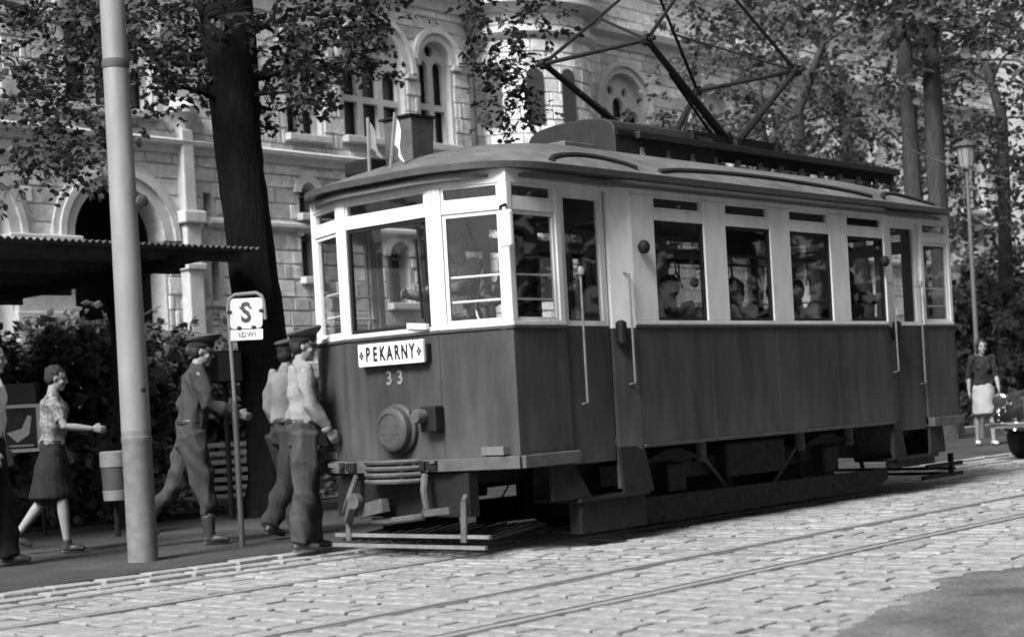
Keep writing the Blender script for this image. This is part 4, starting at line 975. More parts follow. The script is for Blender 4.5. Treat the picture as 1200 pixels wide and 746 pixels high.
cl1 += crown_clumps((tk[-3].x+.6, tk[-3].y+.3, 9.6), 5.2, 3.2, 70, .75, 120, 4, zmin=7.2)
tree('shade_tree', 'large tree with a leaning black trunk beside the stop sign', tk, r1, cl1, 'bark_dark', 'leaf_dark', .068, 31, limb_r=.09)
# tree whose low boughs hang in from the left
b2 = atD(-150, 620, 17.0); b2.z = .05
cl2 = clp([(15, 20), (45, 15), (80, 25), (110, 12), (30, 55), (65, 60), (100, 55), (125, 60, .7), (12, 95, .9), (50, 98), (85, 98), (118, 95, .8), (35, 135, .8), (70, 140), (104, 135, .8), (15, 165, .4), (55, 172), (85, 180, .9), (110, 165, .5), (30, 185, .5), (70, 200, .5), (95, 195, .5), (10, 205, .25), (130, 130, .5), (140, 35)], 15.0, .36, 200, .8)
cl2 += crown_clumps((b2.x+1.0, b2.y, 9.0), 4.6, 2.9, 52, .75, 110, 5, zmin=6.0)
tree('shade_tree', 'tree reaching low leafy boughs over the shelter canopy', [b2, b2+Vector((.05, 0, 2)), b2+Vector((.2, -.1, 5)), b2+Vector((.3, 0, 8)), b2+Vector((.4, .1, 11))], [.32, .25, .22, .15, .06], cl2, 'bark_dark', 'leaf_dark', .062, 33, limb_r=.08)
# park trees behind and beyond the tram
GT = 'park trees beyond the tram'
park = [
 (690, 35, 4.8, 2.0, 1.7, .14, 'leaf_pale', 'slender pale leaved tree before the round stair tower'),
 (775, 35, 5.2, 2.3, 2.1, .16, 'leaf_pale', 'light leafed tree seen through the pantograph frame'),
 (878, 34, 6.2, 2.6, 2.6, .18, 'leaf_mid', 'broad leafy tree just right of the pantograph'),
 (955, 36, 8.2, 3.4, 3.2, .20, 'leaf_mid', 'wide spreading tree above the tram tail roof'),
 (1010, 42, 9.0, 3.6, 3.8, .22, 'leaf_mid', 'tall tree standing deep behind the twin grey trunks'),
 (1185, 38, 8.0, 3.6, 4.4, .20, 'leaf_mid', 'dense tree behind the park lamp'),
 (1260, 34, 7.0, 3.4, 4.0, .20, 'leaf_mid', 'tree hanging over the parked black car side of the park'),
]
for i, (px_, dep, zc, rx, rz, tr, lf, lab) in enumerate(park):
    p = atD(px_, 400, dep); p.z = .05; rgn = random.Random(50+i)
    tkk = [p+Vector((rgn.uniform(-.1, .1)*q, rgn.uniform(-.1, .1)*q, q)) for q in (0, 1.5, 3.0, zc-1, zc+rz*.6)]
    cl = crown_clumps((p.x, p.y, zc), rx, rz, int(30*rx*rx*rz/16)+14, .62, 70, 70+i, zmin=2.3)
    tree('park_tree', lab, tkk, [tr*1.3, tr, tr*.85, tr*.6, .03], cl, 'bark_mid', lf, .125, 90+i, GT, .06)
for i, (x_, y_, lab) in enumerate(((-5.5, 15.5, 'unseen park tree on the pavement side well beyond the shelter'), (-12.5, 14.5, 'second unseen park tree along the pavement away from the shelter'), (-10.0, 22.0, 'unseen park tree standing back from the pavement beyond the arcade'), (1.5, 21.5, 'unseen park tree before the museum arcade beyond the shelter'))):  # unseen trees added so the front panes mirror foliage instead of sky
    p = Vector((x_, y_, .05)); cl = crown_clumps((p.x, p.y, 6.4), 3.8, 4.6, 100, .85, 50, 300+i, zmin=1.6)
    tree('park_tree', lab, [p, p+Vector((0, 0, 2.5)), p+Vector((.1, 0, 5)), p+Vector((.1, .1, 9))], [.28, .22, .16, .05], cl, 'bark_mid', 'leaf_mid', .28, 310+i, GT, .06)
# the two trunks that rise behind the tail of the tram
for i, (xa, xb, dep, wpx, lab) in enumerate(((1071, 1056, 29.5, 10, 'grey trunked tall tree behind the tram tail, slimmer of two side by side'), (1099, 1087, 29.0, 11.5, 'grey trunked tall tree behind the tram tail, thicker of two side by side'))):
    a = atD(xa, 235, dep); b = atD(xb, 0, dep); v = (b-a)/(b.z-a.z); base = a-v*a.z; base.z = .04; r_ = px_m(wpx, dep)
    pts = [base+v*q for q in (0, .5, 3, 6, 8.5, 11)]
    cl = crown_clumps((pts[4].x+(.8 if i else -.8), pts[4].y+.5, 9.6), 3.6, 2.6, 46, .7, 85, 120+i, zmin=6.0)
    cl += clp([(1020+q*18+rg_.uniform(-8, 8), 20+rg_.uniform(-20, 90)) for q in range(6)] if i == 0 else [(1120+q*14+rg_.uniform(-8, 8), 20+rg_.uniform(-20, 120)) for q in range(6)], dep, .5, 75, 1.5)
    tree('park_tree', lab, pts, [r_*1.35, r_*1.1, r_, r_*.95, r_*.8, .05], cl, 'bark_mid', 'leaf_mid', .15, 130+i, GT, .07)
# unseen avenue added behind the camera to shade and mirror in the tram's side
for i in range(7):
    p = Vector((-9+7.5*i+random.Random(i).uniform(-1, 1), -6.0+random.Random(i+9).uniform(-.6, .6), 0))
    cl = crown_clumps((p.x, p.y, 9.2), 5.2, 7.0, 230, 1.1, 50, 160+i, zmin=2.4)
    tree('unseen_avenue_tree', 'unseen avenue tree behind the camera, crown enlarged to shade the tram side', [p, p+Vector((0, 0, 3)), p+Vector((.1, .1, 7)), p+Vector((.1, 0, 13))], [.3, .24, .18, .05], cl, 'bark_grey', 'leaf_dark', .42, 170+i, 'unseen avenue trees opposite the tram', .06)
# shrubs
def shrub(label, c, rx, rz, n, leaf, size, seed, group=None, k=70):
    t = empty('shrub', (c[0], c[1], .05), 0, label, 'shrub', group); g = random.Random(seed)
    st = MB(); cl = []
    for i in range(n):
        v = Vector((g.gauss(0, .45)*rx, g.gauss(0, .45)*rx, rz*(.12+.88*g.random())))
        v.x *= 1-.35*v.z/rz; v.y *= 1-.35*v.z/rz
        cl.append((v.x, v.y, v.z, .30*g.uniform(.7, 1.3), k*g.uniform(.6, 1.3)))
        if i % 2 == 0: st.tube([(v.x*.15, v.y*.15, 0), (v.x*.6, v.y*.6, v.z*.5), v], [.022, .014, .006], 5, False)
    st.build('stems', 'bark_dark', t); leaf_cloud('foliage', leaf, t, cl, size, seed, .8)
    return t
GS = 'shrubs behind the stop'
for i, (px_, dep, rx, rz, lab) in enumerate(((-20, 19.5, 1.2, 2.1, 'bushy dark shrub behind the notice board'), (45, 20.5, 1.3, 2.35, 'tall dark shrub under the shelter canopy behind the walking woman'), (105, 19.8, 1.1, 2.2, 'dark shrub behind the shelter post'), (165, 21.0, 1.2, 2.3, 'dark shrub behind the tall pale pole'), (205, 22.0, .9, 1.9, 'low shrub behind the walking soldier'), (255, 21.5, 1.1, 1.7, 'low dark shrub behind the bench'), (318, 22.5, 1.2, 1.6, 'dark shrub behind the black tree trunk'), (372, 24, 1.3, 1.5, 'dark shrub between the tree trunk and the tram front'), (75, 18.2, .8, 1.0, 'knee high shrub beside the pavement by the litter bin'), (178, 17.6, .45, .85, 'small shrub with bare stems beside the bench'))):
    p = atD(px_, 560, dep); shrub(lab, (p.x, p.y), rx, rz, int(34*rx*rz)+10, 'leaf_shrub', .10, 200+i, GS)
GR = 'shrubs along the park edge'
for i, (px_, dep, rx, rz, lf, lab) in enumerate(((1165, 40, 2.0, 3.4, 'leaf_mid', 'tall loose shrub behind the lamp post'), (1225, 37, 2.0, 3.0, 'leaf_mid', 'broad shrub beyond the black car'), (1120, 44, 2.2, 3.6, 'leaf_dark', 'dark shrub close behind the tram tail'), (1185, 46, 2.5, 4.6, 'leaf_pale', 'pale high shrub against the trees at the park edge'))):
    p = atD(px_, 430, dep); shrub(lab, (p.x, p.y), rx, rz, int(16*rx*rz)+14, lf, .15, 230+i, GR, 80)
# clipped hedge behind the walking woman
hp = MB(); hg = empty('clipped_hedge', (27, 15.6, .05), 0, 'low dark clipped hedge behind the woman in the pale skirt', 'hedge'); rh_ = random.Random(6); cl = []
for i in range(150):
    x = rh_.uniform(0, 26); cl.append((x, rh_.uniform(-.22, .22), rh_.uniform(.1, .78), .22, 60))
leaf_cloud('foliage', 'leaf_dark', hg, cl, .09, 77, .9)
for i in range(40): hp.tube([(i*.65, 0, 0), (i*.65+rh_.uniform(-.1, .1), rh_.uniform(-.1, .1), .6)], [.02, .008], 5)
hp.build('stems', 'bark_dark', hg)
# rough grass and litter of leaves on the planted bank
gr = []; rg2 = random.Random(9)
for i in range(700):
    x = rg2.uniform(8, 34); gr.append((x, rg2.uniform(15.25, 20), .08, .18, 22))
props(leaf_cloud('ground_cover', 'leaf_shrub', None, gr, .085, 78, 1.5), kind='stuff')

# ================================================================== PEOPLE
def remesh(mb, name, vox, mat, parent, smooth_it=3, fold=0.0, fs_=9.0, seed=0):
    me = bpy.data.meshes.new('tmp'); me.from_pydata(mb.v, [], mb.f)
    bm = bmesh.new(); bm.from_mesh(me); bmesh.ops.recalc_face_normals(bm, faces=bm.faces); bm.to_mesh(me); bm.free()
    o = bpy.data.objects.new('tmp', me); COL.objects.link(o)
    m = o.modifiers.new('r', 'REMESH'); m.mode = 'VOXEL'; m.voxel_size = vox; m.adaptivity = 0.0; m.use_smooth_shade = True
    s_ = o.modifiers.new('s', 'SMOOTH'); s_.iterations = smooth_it; s_.factor = .5
    bpy.context.view_layer.update(); out = eval_mesh(o)
    if fold:
        n = len(out.vertices); co = np.empty(n*3, np.float32); no = np.empty(n*3, np.float32); out.vertices.foreach_get('co', co); out.vertices.foreach_get('normal', no); co = co.reshape(-1, 3); no = no.reshape(-1, 3)
        ph = seed*1.7
        X_, Y_, Z_ = co[:, 0], co[:, 1], co[:, 2]
        wx = X_+.05*np.sin(Z_*7+ph)+.03*np.sin(Y_*23+ph*2); wy = Y_+.05*np.sin(Z_*6+ph*1.3+X_*9); wz = Z_+.05*np.sin(X_*11+ph)+.04*np.sin(Y_*13-ph)
        ridge = lambda v: 1-2*np.abs(np.sin(v))
        w = .75*ridge(wz*fs_*1.6+wx*fs_*1.1+ph)*np.clip(np.sin(wz*3.1+ph*3)+.55, 0, 1)+.7*ridge(wz*fs_*.8-wy*fs_*1.9+wx*fs_*1.2+ph*2)+.45*ridge(wx*fs_*2.3+wy*fs_*1.4+ph)+.3*np.sin(wz*fs_*3.7+wx*fs_*2+ph)
        co = co+no*(w*fold)[:, None]; out.vertices.foreach_set('co', co.ravel()); out.update()
    out.polygons.foreach_set('use_smooth', [True]*len(out.polygons))
    return obj_from_mesh(name, out, mat, parent)
def ell(mb, c, r, n=12, rot=None):
    c = Vector(c); vs_ = []; fs = []
    for i in range(n+1):
        ph = math.pi*i/n
        for j in range(n*2):
            th = math.pi*j/n; v = Vector((r[0]*math.sin(ph)*math.cos(th), r[1]*math.sin(ph)*math.sin(th), r[2]*math.cos(ph)))
            if rot is not None: v = rot @ v
            vs_.append(c+v)
    m = n*2
    for i in range(n):
        for j in range(m): fs.append((i*m+j, (i+1)*m+j, (i+1)*m+(j+1) % m, i*m+(j+1) % m))
    fs.append(tuple(range(m-1, -1, -1))); fs.append(tuple(n*m+j for j in range(m)))
    mb.add(vs_, fs)
def loft(mb, pts, rads, side, n=14):
    """closed tube with elliptical rings: rads = (r_forward, r_side)"""
    pts = [Vector(p) for p in pts]; k = len(pts); vs_ = []
    P = [pts[0]-(pts[1]-pts[0]).normalized()*rads[0][0]*.35]+pts+[pts[-1]+(pts[-1]-pts[-2]).normalized()*rads[-1][0]*.35]; Rr = [(rads[0][0]*.45, rads[0][1]*.45)]+list(rads)+[(rads[-1][0]*.45, rads[-1][1]*.45)]
    k = len(P)
    for i, p in enumerate(P):
        t = (P[min(i+1, k-1)]-P[max(i-1, 0)]).normalized(); s_ = (Vector(side)-t*Vector(side).dot(t)).normalized(); f = s_.cross(t)
        for j in range(n): a = 2*math.pi*j/n; vs_.append(p+f*Rr[i][0]*math.cos(a)+s_*Rr[i][1]*math.sin(a))
    fs = [(i*n+j, i*n+(j+1) % n, (i+1)*n+(j+1) % n, (i+1)*n+j) for i in range(k-1) for j in range(n)]+[tuple(range(n-1, -1, -1)), tuple((k-1)*n+j for j in range(n))]
    mb.add(vs_, fs)
def person(label, loc, heading, height=1.74, lean=0.0, legs=((0, 0), (0, 0)), arms=((0, 10, 8), (0, 10, 8)), head=(0, 0), outfit=None, vox=.008, seated=False, female=False, group=None, hand_curl=35):
    """legs: (hip, knee) degrees for left, right; arms: (shoulder, elbow, spread); head: (yaw, nod). Faces +x before heading."""
    of = dict(top='cloth_shirt', bottom='cloth_trousers', sleeve='long', kind='trousers', cap=None, hair='short', shoes='leather'); of.update(outfit or {})
    k = height/1.74; S = lambda *v: Vector(v)*k
    root = empty('person', loc, heading, label, 'person', group)
    side = Vector((0, 1, 0)); sw = .90 if female else 1.0; hw = 1.04 if female else 1.0
    hipz = .92; LT, LS, LF = .43, .42, .075
    lean_r = rad(lean); RL = Matrix.Rotation(lean_r, 3, 'Y')
    def up(v): p = Vector(v)-Vector((0, 0, hipz)); return RL @ p+Vector((0, 0, hipz))
    J = {}
    for i, sg in enumerate((1, -1)):
        h, kn = (rad(a) for a in legs[i])
        hp = Vector((0, sg*.092*hw, hipz-.02)); d = Vector((math.sin(h), sg*.02, -math.cos(h))); K = hp+d*LT
        d2 = Vector((math.sin(h-kn), 0, -math.cos(h-kn))); A = K+d2*LS
        ft = rad(0) if abs(h-kn) < rad(25) else (h-kn)*.75
        fd = Vector((math.cos(ft), sg*.12, math.sin(ft) if h-kn > 0 else math.sin(ft)*1.0)).normalized()
        J[sg] = dict(hip=hp, knee=K, ank=A, toe=A+fd*.155+Vector((0, 0, -.045)) if not (h-kn < -rad(25)) else A+Vector((math.cos(ft), 0, math.sin(ft))).normalized()*.15+Vector((0, 0, -.03)), heel=A+(-fd*.045)+Vector((0, 0, -.045)))
        so, eb, spd = (rad(a) for a in arms[i])
        sh = up((0, sg*.178*sw, 1.425)); so2 = so+(-lean_r if False else 0)
        d = Vector((math.sin(so), sg*math.sin(spd), -math.cos(so)*math.cos(spd))).normalized(); E_ = sh+d*.285
        inw = -sg*.18 if eb > rad(25) else 0
        d2 = Vector((math.sin(so+eb), inw+sg*math.sin(spd)*.3, -math.cos(so+eb))).normalized(); Wr = E_+d2*.245
        J[sg].update(sh=sh, elb=E_, wri=Wr, hd=d2)
    low = min(min(J[s_]['toe'].z, J[s_]['heel'].z, J[s_]['ank'].z-.05) for s_ in (1, -1))-.028
    dz = Vector((0, 0, -low)) if not seated else Vector((0, 0, -hipz+.11))
    def q(v): return (Vector(v)+dz)*k
    U = lambda v: q(up(v))
    yaw, nod = rad(head[0]), rad(head[1]); HR = Matrix.Rotation(lean_r*.4, 3, 'Y') @ Matrix.Rotation(yaw, 3, 'Z') @ Matrix.Rotation(nod, 3, 'Y')
    nb = up((.0, 0, 1.46)); hc = up((.025, 0, 1.615))
    H_ = lambda x, y, z: (hc+HR @ Vector((x, y, z))+dz)*k
    # --- body: one continuous surface
    B = MB()
    loft(B, [U((0, 0, .84)), U((0, 0, .93)), U((0, 0, 1.04)), U((.0, 0, 1.15)), U((.005, 0, 1.28)), U((0, 0, 1.38)), U((-.01, 0, 1.44))], [(a*k*.86, b*k*.86) for a, b in ((.09, .14*hw), (.11, .165*hw), (.095, .135), (.095, .135*sw), (.115, .155*sw), (.11, .165*sw), (.075, .12*sw))], side)
    loft(B, [(nb+Vector((-.015, 0, -.03))+dz)*k, (hc+HR @ Vector((-.012, 0, -.06))+dz)*k], [(.056*k, .056*k), (.052*k, .052*k)], side, 12)
    for sg in (1, -1):
        j = J[sg]
        loft(B, [q(j['hip']), q(j['hip'].lerp(j['knee'], .45)), q(j['knee']), q(j['knee'].lerp(j['ank'], .3)), q(j['knee'].lerp(j['ank'], .75)), q(j['ank'])], [(r_*k, r_*k*.95) for r_ in ((.088, .076, .055, .056, .04, .036) if of['kind'] != 'skirt' else (.066, .060, .052, .053, .038, .034))], side, 12)
        loft(B, [q(j['heel']), q(j['ank']*.3+j['toe']*.7+Vector((0, 0, -.0))), q(j['toe'])], [(.030*k, .034*k), (.030*k, .042*k), (.020*k, .036*k)], side, 10)
        loft(B, [q(j['sh']), q(j['sh'].lerp(j['elb'], .5)), q(j['elb']), q(j['elb'].lerp(j['wri'], .35)), q(j['wri'])], [(r_*k, r_*k) for r_ in (.054, .045, .038, .038, .026)], side, 10)
        # hand: palm, four fingers of unequal length, thumb from the side of the palm
        d = j['hd']; w = Vector((0, 1, 0))-d*d.y; w = w.normalized(); 
        fwd = Vector((1, 0, 0)) if abs(d.x) < .8 else Vector((0, 0, 1))
        w = (fwd-d*fwd.dot(d)).normalized(); nrm = Vector((0, -sg, 0)); nrm = (nrm-d*nrm.dot(d)-w*nrm.dot(w)); nrm = nrm.normalized() if nrm.length > .01 else d.cross(w)
        p0 = j['wri']; pe = p0+d*.085
        loft(B, [q(p0), q(p0+d*.04), q(pe)], [(.022*k, .018*k), (.036*k, .016*k), (.040*k, .015*k)], tuple(nrm), 10)
        cu = rad(hand_curl)
        for fi, (o_, ln) in enumerate(((.030, .070), (.010, .080), (-.010, .074), (-.029, .058))):
            b0 = pe+w*o_-d*.008; d1 = (d*math.cos(cu*.5)+nrm*math.sin(cu*.5)); d2 = (d*math.cos(cu*1.3)+nrm*math.sin(cu*1.3)); m_ = b0+d1*ln*.5
            loft(B, [q(b0), q(m_), q(m_+d2*ln*.5)], [(.0098*k, .0098*k), (.009*k, .009*k), (.0078*k, .0078*k)], tuple(nrm), 8)
        b0 = p0+d*.025+w*.026; d1 = (d*.75+w*.6+nrm*.25).normalized(); d2 = (d*.9+w*.2+nrm*.35).normalized()
        loft(B, [q(b0), q(b0+d1*.038), q(b0+d1*.038+d2*.030)], [(.012*k, .012*k), (.0105*k, .0105*k), (.009*k, .009*k)], tuple(nrm), 8)
    # head: cranium, jaw, brow, nose, lips, chin, ears
    ell(B, H_(-.012, 0, .028), (.095*k, .076*k, .092*k), 10, HR); ell(B, H_(.018, 0, -.035), (.068*k, .058*k, .078*k), 10, HR)
    ell(B, H_(.058, 0, -.092), (.026*k, .030*k, .020*k), 8, HR); ell(B, H_(.066, 0, .028), (.022*k, .050*k, .014*k), 8, HR)
    loft(B, [H_(.082, 0, .018), H_(.100, 0, -.018), H_(.096, 0, -.030)], [(.009*k, .009*k), (.013*k, .012*k), (.012*k, .018*k)], side, 8)
    ell(B, H_(.079, 0, -.060), (.011*k, .024*k, .010*k), 8, HR)
    for sg in (1, -1): ell(B, H_(-.010, sg*.072, -.008), (.014*k, .008*k, .024*k), 8, HR); ell(B, H_(.052, sg*.042, -.028), (.022*k, .020*k, .022*k), 8, HR)
    remesh(B, 'body', vox, 'skin', root, 2)
    body = root.children[0]
    for sg in (1, -1):
        e = MB(); ell(e, H_(.079, sg*.030, .006), (.008*k, .012*k, .006*k), 6, HR); e.build('eye', 'hair_dark', root, smooth=True)
    br = MB()
    for sg in (1, -1): loft(br, [H_(.086, sg*.014, .030), H_(.080, sg*.046, .032)], [(.004*k, .005*k)]*2, (0, 0, 1), 6)
    br.build('eyebrows', 'hair_dark', root)
    ms = MB(); loft(ms, [H_(.089, -.018, -.060), H_(.091, 0, -.061), H_(.089, .018, -.060)], [(.003*k, .003*k)]*3, (0, 0, 1), 6); ms.build('lips', 'bin_dark', root)
    # --- hair
    Hh = MB(); ell(Hh, H_(-.022, 0, .045), (.097*k, .083*k, .086*k), 10, HR); ell(Hh, H_(-.045, 0, .0), (.068*k, .080*k, .075*k), 10, HR)
    if of['hair'] == 'long':
        ell(Hh, H_(-.05, 0, -.05), (.065*k, .088*k, .09*k), 10, HR)
        for sg in (1, -1): ell(Hh, H_(-.012, sg*.074, -.03), (.040*k, .026*k, .085*k), 8, HR); ell(Hh, H_(.0, sg*.07, .04), (.06*k, .03*k, .05*k), 8, HR)
    remesh(Hh, 'hair', max(vox, .008), 'hair_dark', root, 2, .003, 30, 3)
    # --- clothes
    sd_ = sum(map(ord, label)) % 17
    C = MB(); e = .018
    zl = 1.0 if of['kind'] in ('trousers', 'skirt') else .80
    loft(C, [U((0, 0, zl)), U((0, 0, max(.97, zl+.02))), U((0, 0, 1.06)), U((.004, 0, 1.16)), U((.008, 0, 1.29)), U((0, 0, 1.38)), U((-.008, 0, 1.445)), U((-.006, 0, 1.475))], [(a*k, b*k) for a, b in ((.125+e*.3, .172*hw+e*.4), (.126+e*.3, .172+e*.4), (.122, .166*sw), (.118, .158*sw+.004), (.132, .172*sw+.004), (.124, .178*sw), (.085, .135*sw), (.064, .066))], side)
    if female: 
        for sg in (1, -1): ell(C, U((.085, sg*.075, 1.27)), (.055*k, .062*k, .06*k), 8)
    for sg in (1, -1):
        j = J[sg]; ell(C, q(j['sh']+Vector((0, -sg*.012, .004))), (.080*k, .076*k, .070*k), 8)
        if of['sleeve'] == 'long':
            loft(C, [q(j['sh']+Vector((0, -sg*.02, .0))), q(j['sh'].lerp(j['elb'], .5)), q(j['elb']), q(j['elb'].lerp(j['wri'], .5)), q(j['elb'].lerp(j['wri'], .94))], [(r_*k, r_*k) for r_ in (.080, .074, .068, .060, .046)], side, 12)
        elif of['sleeve'] == 'elbow':
            loft(C, [q(j['sh']+Vector((0, -sg*.02, .0))), q(j['sh'].lerp(j['elb'], .5)), q(j['elb']), q(j['elb'].lerp(j['wri'], .18))], [(r_*k, r_*k) for r_ in (.070, .060, .054, .050)], side, 12)
        else:
            loft(C, [q(j['sh']+Vector((0, -sg*.02, .0))), q(j['sh'].lerp(j['elb'], .4)), q(j['sh'].lerp(j['elb'], .75))], [(r_*k, r_*k) for r_ in (.070, .066, .066)], side, 12)
    remesh(C, 'shirt' if of['kind'] != 'tunic' else 'tunic', max(vox*1.3, .010), of['top'], root, 3, .012, 9, sd_)
    if of['cap'] and vox < .012:
        for sg in (1, -1):
            pk = MB(); c_ = U((.126, sg*.078, 1.30)); pk.box(c_.x-.012*k, c_.x+.012*k, c_.y-.048*k, c_.y+.048*k, c_.z-.055*k, c_.z+.045*k); pk.build('pocket', of['top'], root, bevel=.006)
            a_ = q(J[sg]['sh']+Vector((0, 0, .066))); b_ = U((-.008, sg*.085, 1.485)); MB().bar(a_, b_, .045*k, .010*k).build('shoulder_strap', of['bottom'], root)
            if of['sleeve'] == 'long':
                w_ = J[sg]['elb'].lerp(J[sg]['wri'], .90); w2 = J[sg]['elb'].lerp(J[sg]['wri'], 1.0); cf = MB(); loft(cf, [q(w_), q(w2)], [(.046*k, .046*k), (.043*k, .043*k)], side, 12); cf.build('cuff', of['top'], root, smooth=True)
    if of.get('collar', True) and vox < .012:
        cl_ = MB(); loft(cl_, [U((-.008, 0, 1.455)), U((.004, 0, 1.50))], [(.068*k, .068*k), (.066*k, .064*k)], side, 12)
        remesh(cl_, 'collar', .009, of.get('collar_mat', of['top']), root, 2)
    Bt = MB()
    if of['kind'] == 'skirt':
        K1, K2 = J[1]['knee'], J[-1]['knee']; km = (K1+K2)/2; sp_ = abs(K1.x-K2.x)/2
        zb_ = km.z+of.get('hem', .02)
        loft(Bt, [q((0, 0, 1.03)), q((0, 0, .93)), q((km.x*.4, 0, .78)), q((km.x*.8, 0, .62)), q((km.x, 0, zb_))], [(.112*k, .145*k), (.13*k, .185*k), (.14*k+sp_*.3*k, .19*k), (.145*k+sp_*.5*k, .19*k), (.15*k+sp_*.7*k, .19*k)], side, 18)
        remesh(Bt, 'skirt', .011, of['bottom'], root, 3, .005, 8, sd_)
    else:
        loft(Bt, [q((0, 0, .82)), q((0, 0, .92)), q((0, 0, 1.02))], [(.125*k, .168*k), (.130*k, .178*k), (.120*k, .160*k)], side)
        for sg in (1, -1):
            j = J[sg]
            loft(Bt, [q(j['hip']+Vector((0, 0, .02))), q(j['hip'].lerp(j['knee'], .5)), q(j['knee']), q(j['knee'].lerp(j['ank'], .5)), q(j['knee'].lerp(j['ank'], .98 if of['kind'] != 'breeches' else .6))], [(r_*k, r_*k*.95) for r_ in ((.118, .110, .100, .096, .092) if of['kind'] != 'breeches' else (.120, .118, .096, .078, .060))], side, 14)
        remesh(Bt, 'trousers', max(vox*1.3, .010), of['bottom'], root, 3, .015, 8, sd_+3)
        bl = MB(); loft(bl, [q((0, 0, 1.005)), q((0, 0, 1.04))], [(.128*k, .170*k), (.126*k, .168*k)], side, 20)
        remesh(bl, 'belt', .010, 'leather', root, 1)
    for sg in (1, -1):
        j = J[sg]; Sh = MB(); up_ = Vector((0, 0, .012))
        loft(Sh, [q(j['heel']+up_), q(j['ank'].lerp(j['toe'], .55)+Vector((0, 0, -.002))), q(j['toe']+up_*.6)], [(.038*k, .038*k), (.036*k, .047*k), (.026*k, .042*k)], side, 12)
        if of['shoes'] != 'shoe_light': loft(Sh, [q(j['ank']+Vector((0, 0, -.02))), q(j['ank'].lerp(j['knee'], .13 if of['kind'] != 'breeches' else .4))], [(.046*k, .044*k), (.047*k if of['kind'] != 'breeches' else .062*k, .045*k if of['kind'] != 'breeches' else .058*k)], side, 12)
        remesh(Sh, 'shoe' if of['kind'] != 'breeches' else 'boot', .010, of['shoes'], root, 2)
    if of['cap']:
        cp = empty('cap', (0, 0, 0)); cp.parent = root
        def ring(z, rx, ry, ox=0.0, tilt=0.0, n=22): return [H_(ox+rx*math.cos(t), ry*math.sin(t), z+tilt*rx*math.cos(t)) for t in [2*math.pi*i/n for i in range(n)]]
        def rings(lst, name, mat):
            m = MB(); n = 22; vs_ = [p for r_ in lst for p in r_]; kk = len(lst)
            m.add(vs_, [(i*n+j_, i*n+(j_+1) % n, (i+1)*n+(j_+1) % n, (i+1)*n+j_) for i in range(kk-1) for j_ in range(n)]+[tuple(range(n-1, -1, -1)), tuple((kk-1)*n+j_ for j_ in range(n))]); return m.build(name, mat, cp, smooth=True)
        rings([ring(.045, .104, .088, -.010, .10), ring(.085, .106, .090, -.010, .14)], 'band', 'cloth_dark')
        rings([ring(.086, .107, .091, -.010, .14), ring(.112, .135, .120, -.004, .24), ring(.132, .142, .128, -.002, .30), ring(.146, .120, .108, -.004, .32), ring(.150, .05, .05, -.004, .3)], 'crown', of['cap'])
        vz = MB(); n = 12; vs_ = []
        for i in range(n+1):
            t = -1.1+2.2*i/n; vs_ += [H_(-.010+.100*math.cos(t), .086*math.sin(t), .048), H_(-.010+.155*math.cos(t)*(.75+.25*math.cos(t)), .092*math.sin(t), .048-.050*max(0, math.cos(t)))]
        vz.add(vs_, [(2*i, 2*i+1, 2*i+3, 2*i+2) for i in range(n)]); vo = vz.build('visor', 'leather', cp, smooth=True); so_ = vo.modifiers.new('t', 'SOLIDIFY'); so_.thickness = .004
    return root
GP = 'people waiting and walking at the stop'
UNI = dict(top='cloth_uniform', bottom='cloth_uniform', cap='cap_cloth', kind='breeches', collar_mat='cloth_uniform')
p = onZ(362, 646, PAV_Z); person('person in light shirt and peaked cap standing against the tram front corner', p, rad(-32), 1.70, 2, ((6, 6), (-4, 4)), ((2, 26, 8), (4, 30, 9)), (-6, 4), dict(top='cloth_shirt', bottom='cloth_trousers', cap='cap_cloth'), group=GP)
p = onZ(341, 629, PAV_Z); person('person in light shirt and cap half hidden behind another by the tram', p, rad(-5), 1.72, 5, ((14, 10), (-14, 12)), ((-8, 30, 12), (12, 40, 12)), (0, 5), dict(top='cloth_shirt', bottom='cloth_trousers', cap='cap_cloth'), group=GP)
p = onZ(232, 638, PAV_Z); person('person in dark uniform and peaked cap striding past the bench', p, rad(-38), 1.78, 8, ((-20, 26), (11, 8)), ((-26, 48, 14), (16, 55, 10)), (0, 8), UNI, group=GP)
p = onZ(68, 648, PAV_Z); person('person in patterned blouse and dark knee skirt walking with forearm held out', p, rad(-36), 1.60, 4, ((-15, 24), (9, 5)), ((-8, 34, 8), (20, 62, 8)), (0, 8), dict(top='cloth_pattern', bottom='cloth_dark', kind='skirt', sleeve='short', hair='short', shoes='leather', collar=False), female=True, group=GP)
p = onZ(-6, 665, PAV_Z); person('person in white shirt and black trousers walking behind the woman in patterned blouse', p, rad(-36), 1.76, 4, ((10, 6), (-12, 12)), ((2, 12, 6), (-4, 14, 6)), (0, 4), dict(top='cloth_white', bottom='cloth_dark', sleeve='short'), group=GP)
p = onZ(1156, 522, PAV_Z); person('person in dark jumper and pale knee skirt walking beyond the tram tail', p, rad(-143), 1.64, 1, ((10, 8), (-8, 6)), ((6, 14, 10), (-6, 12, 12)), (6, 2), dict(top='cloth_dark', bottom='cloth_skirt', kind='skirt', sleeve='elbow', hair='long', shoes='shoe_light', collar=False, hem=.04), female=True, group=GP)
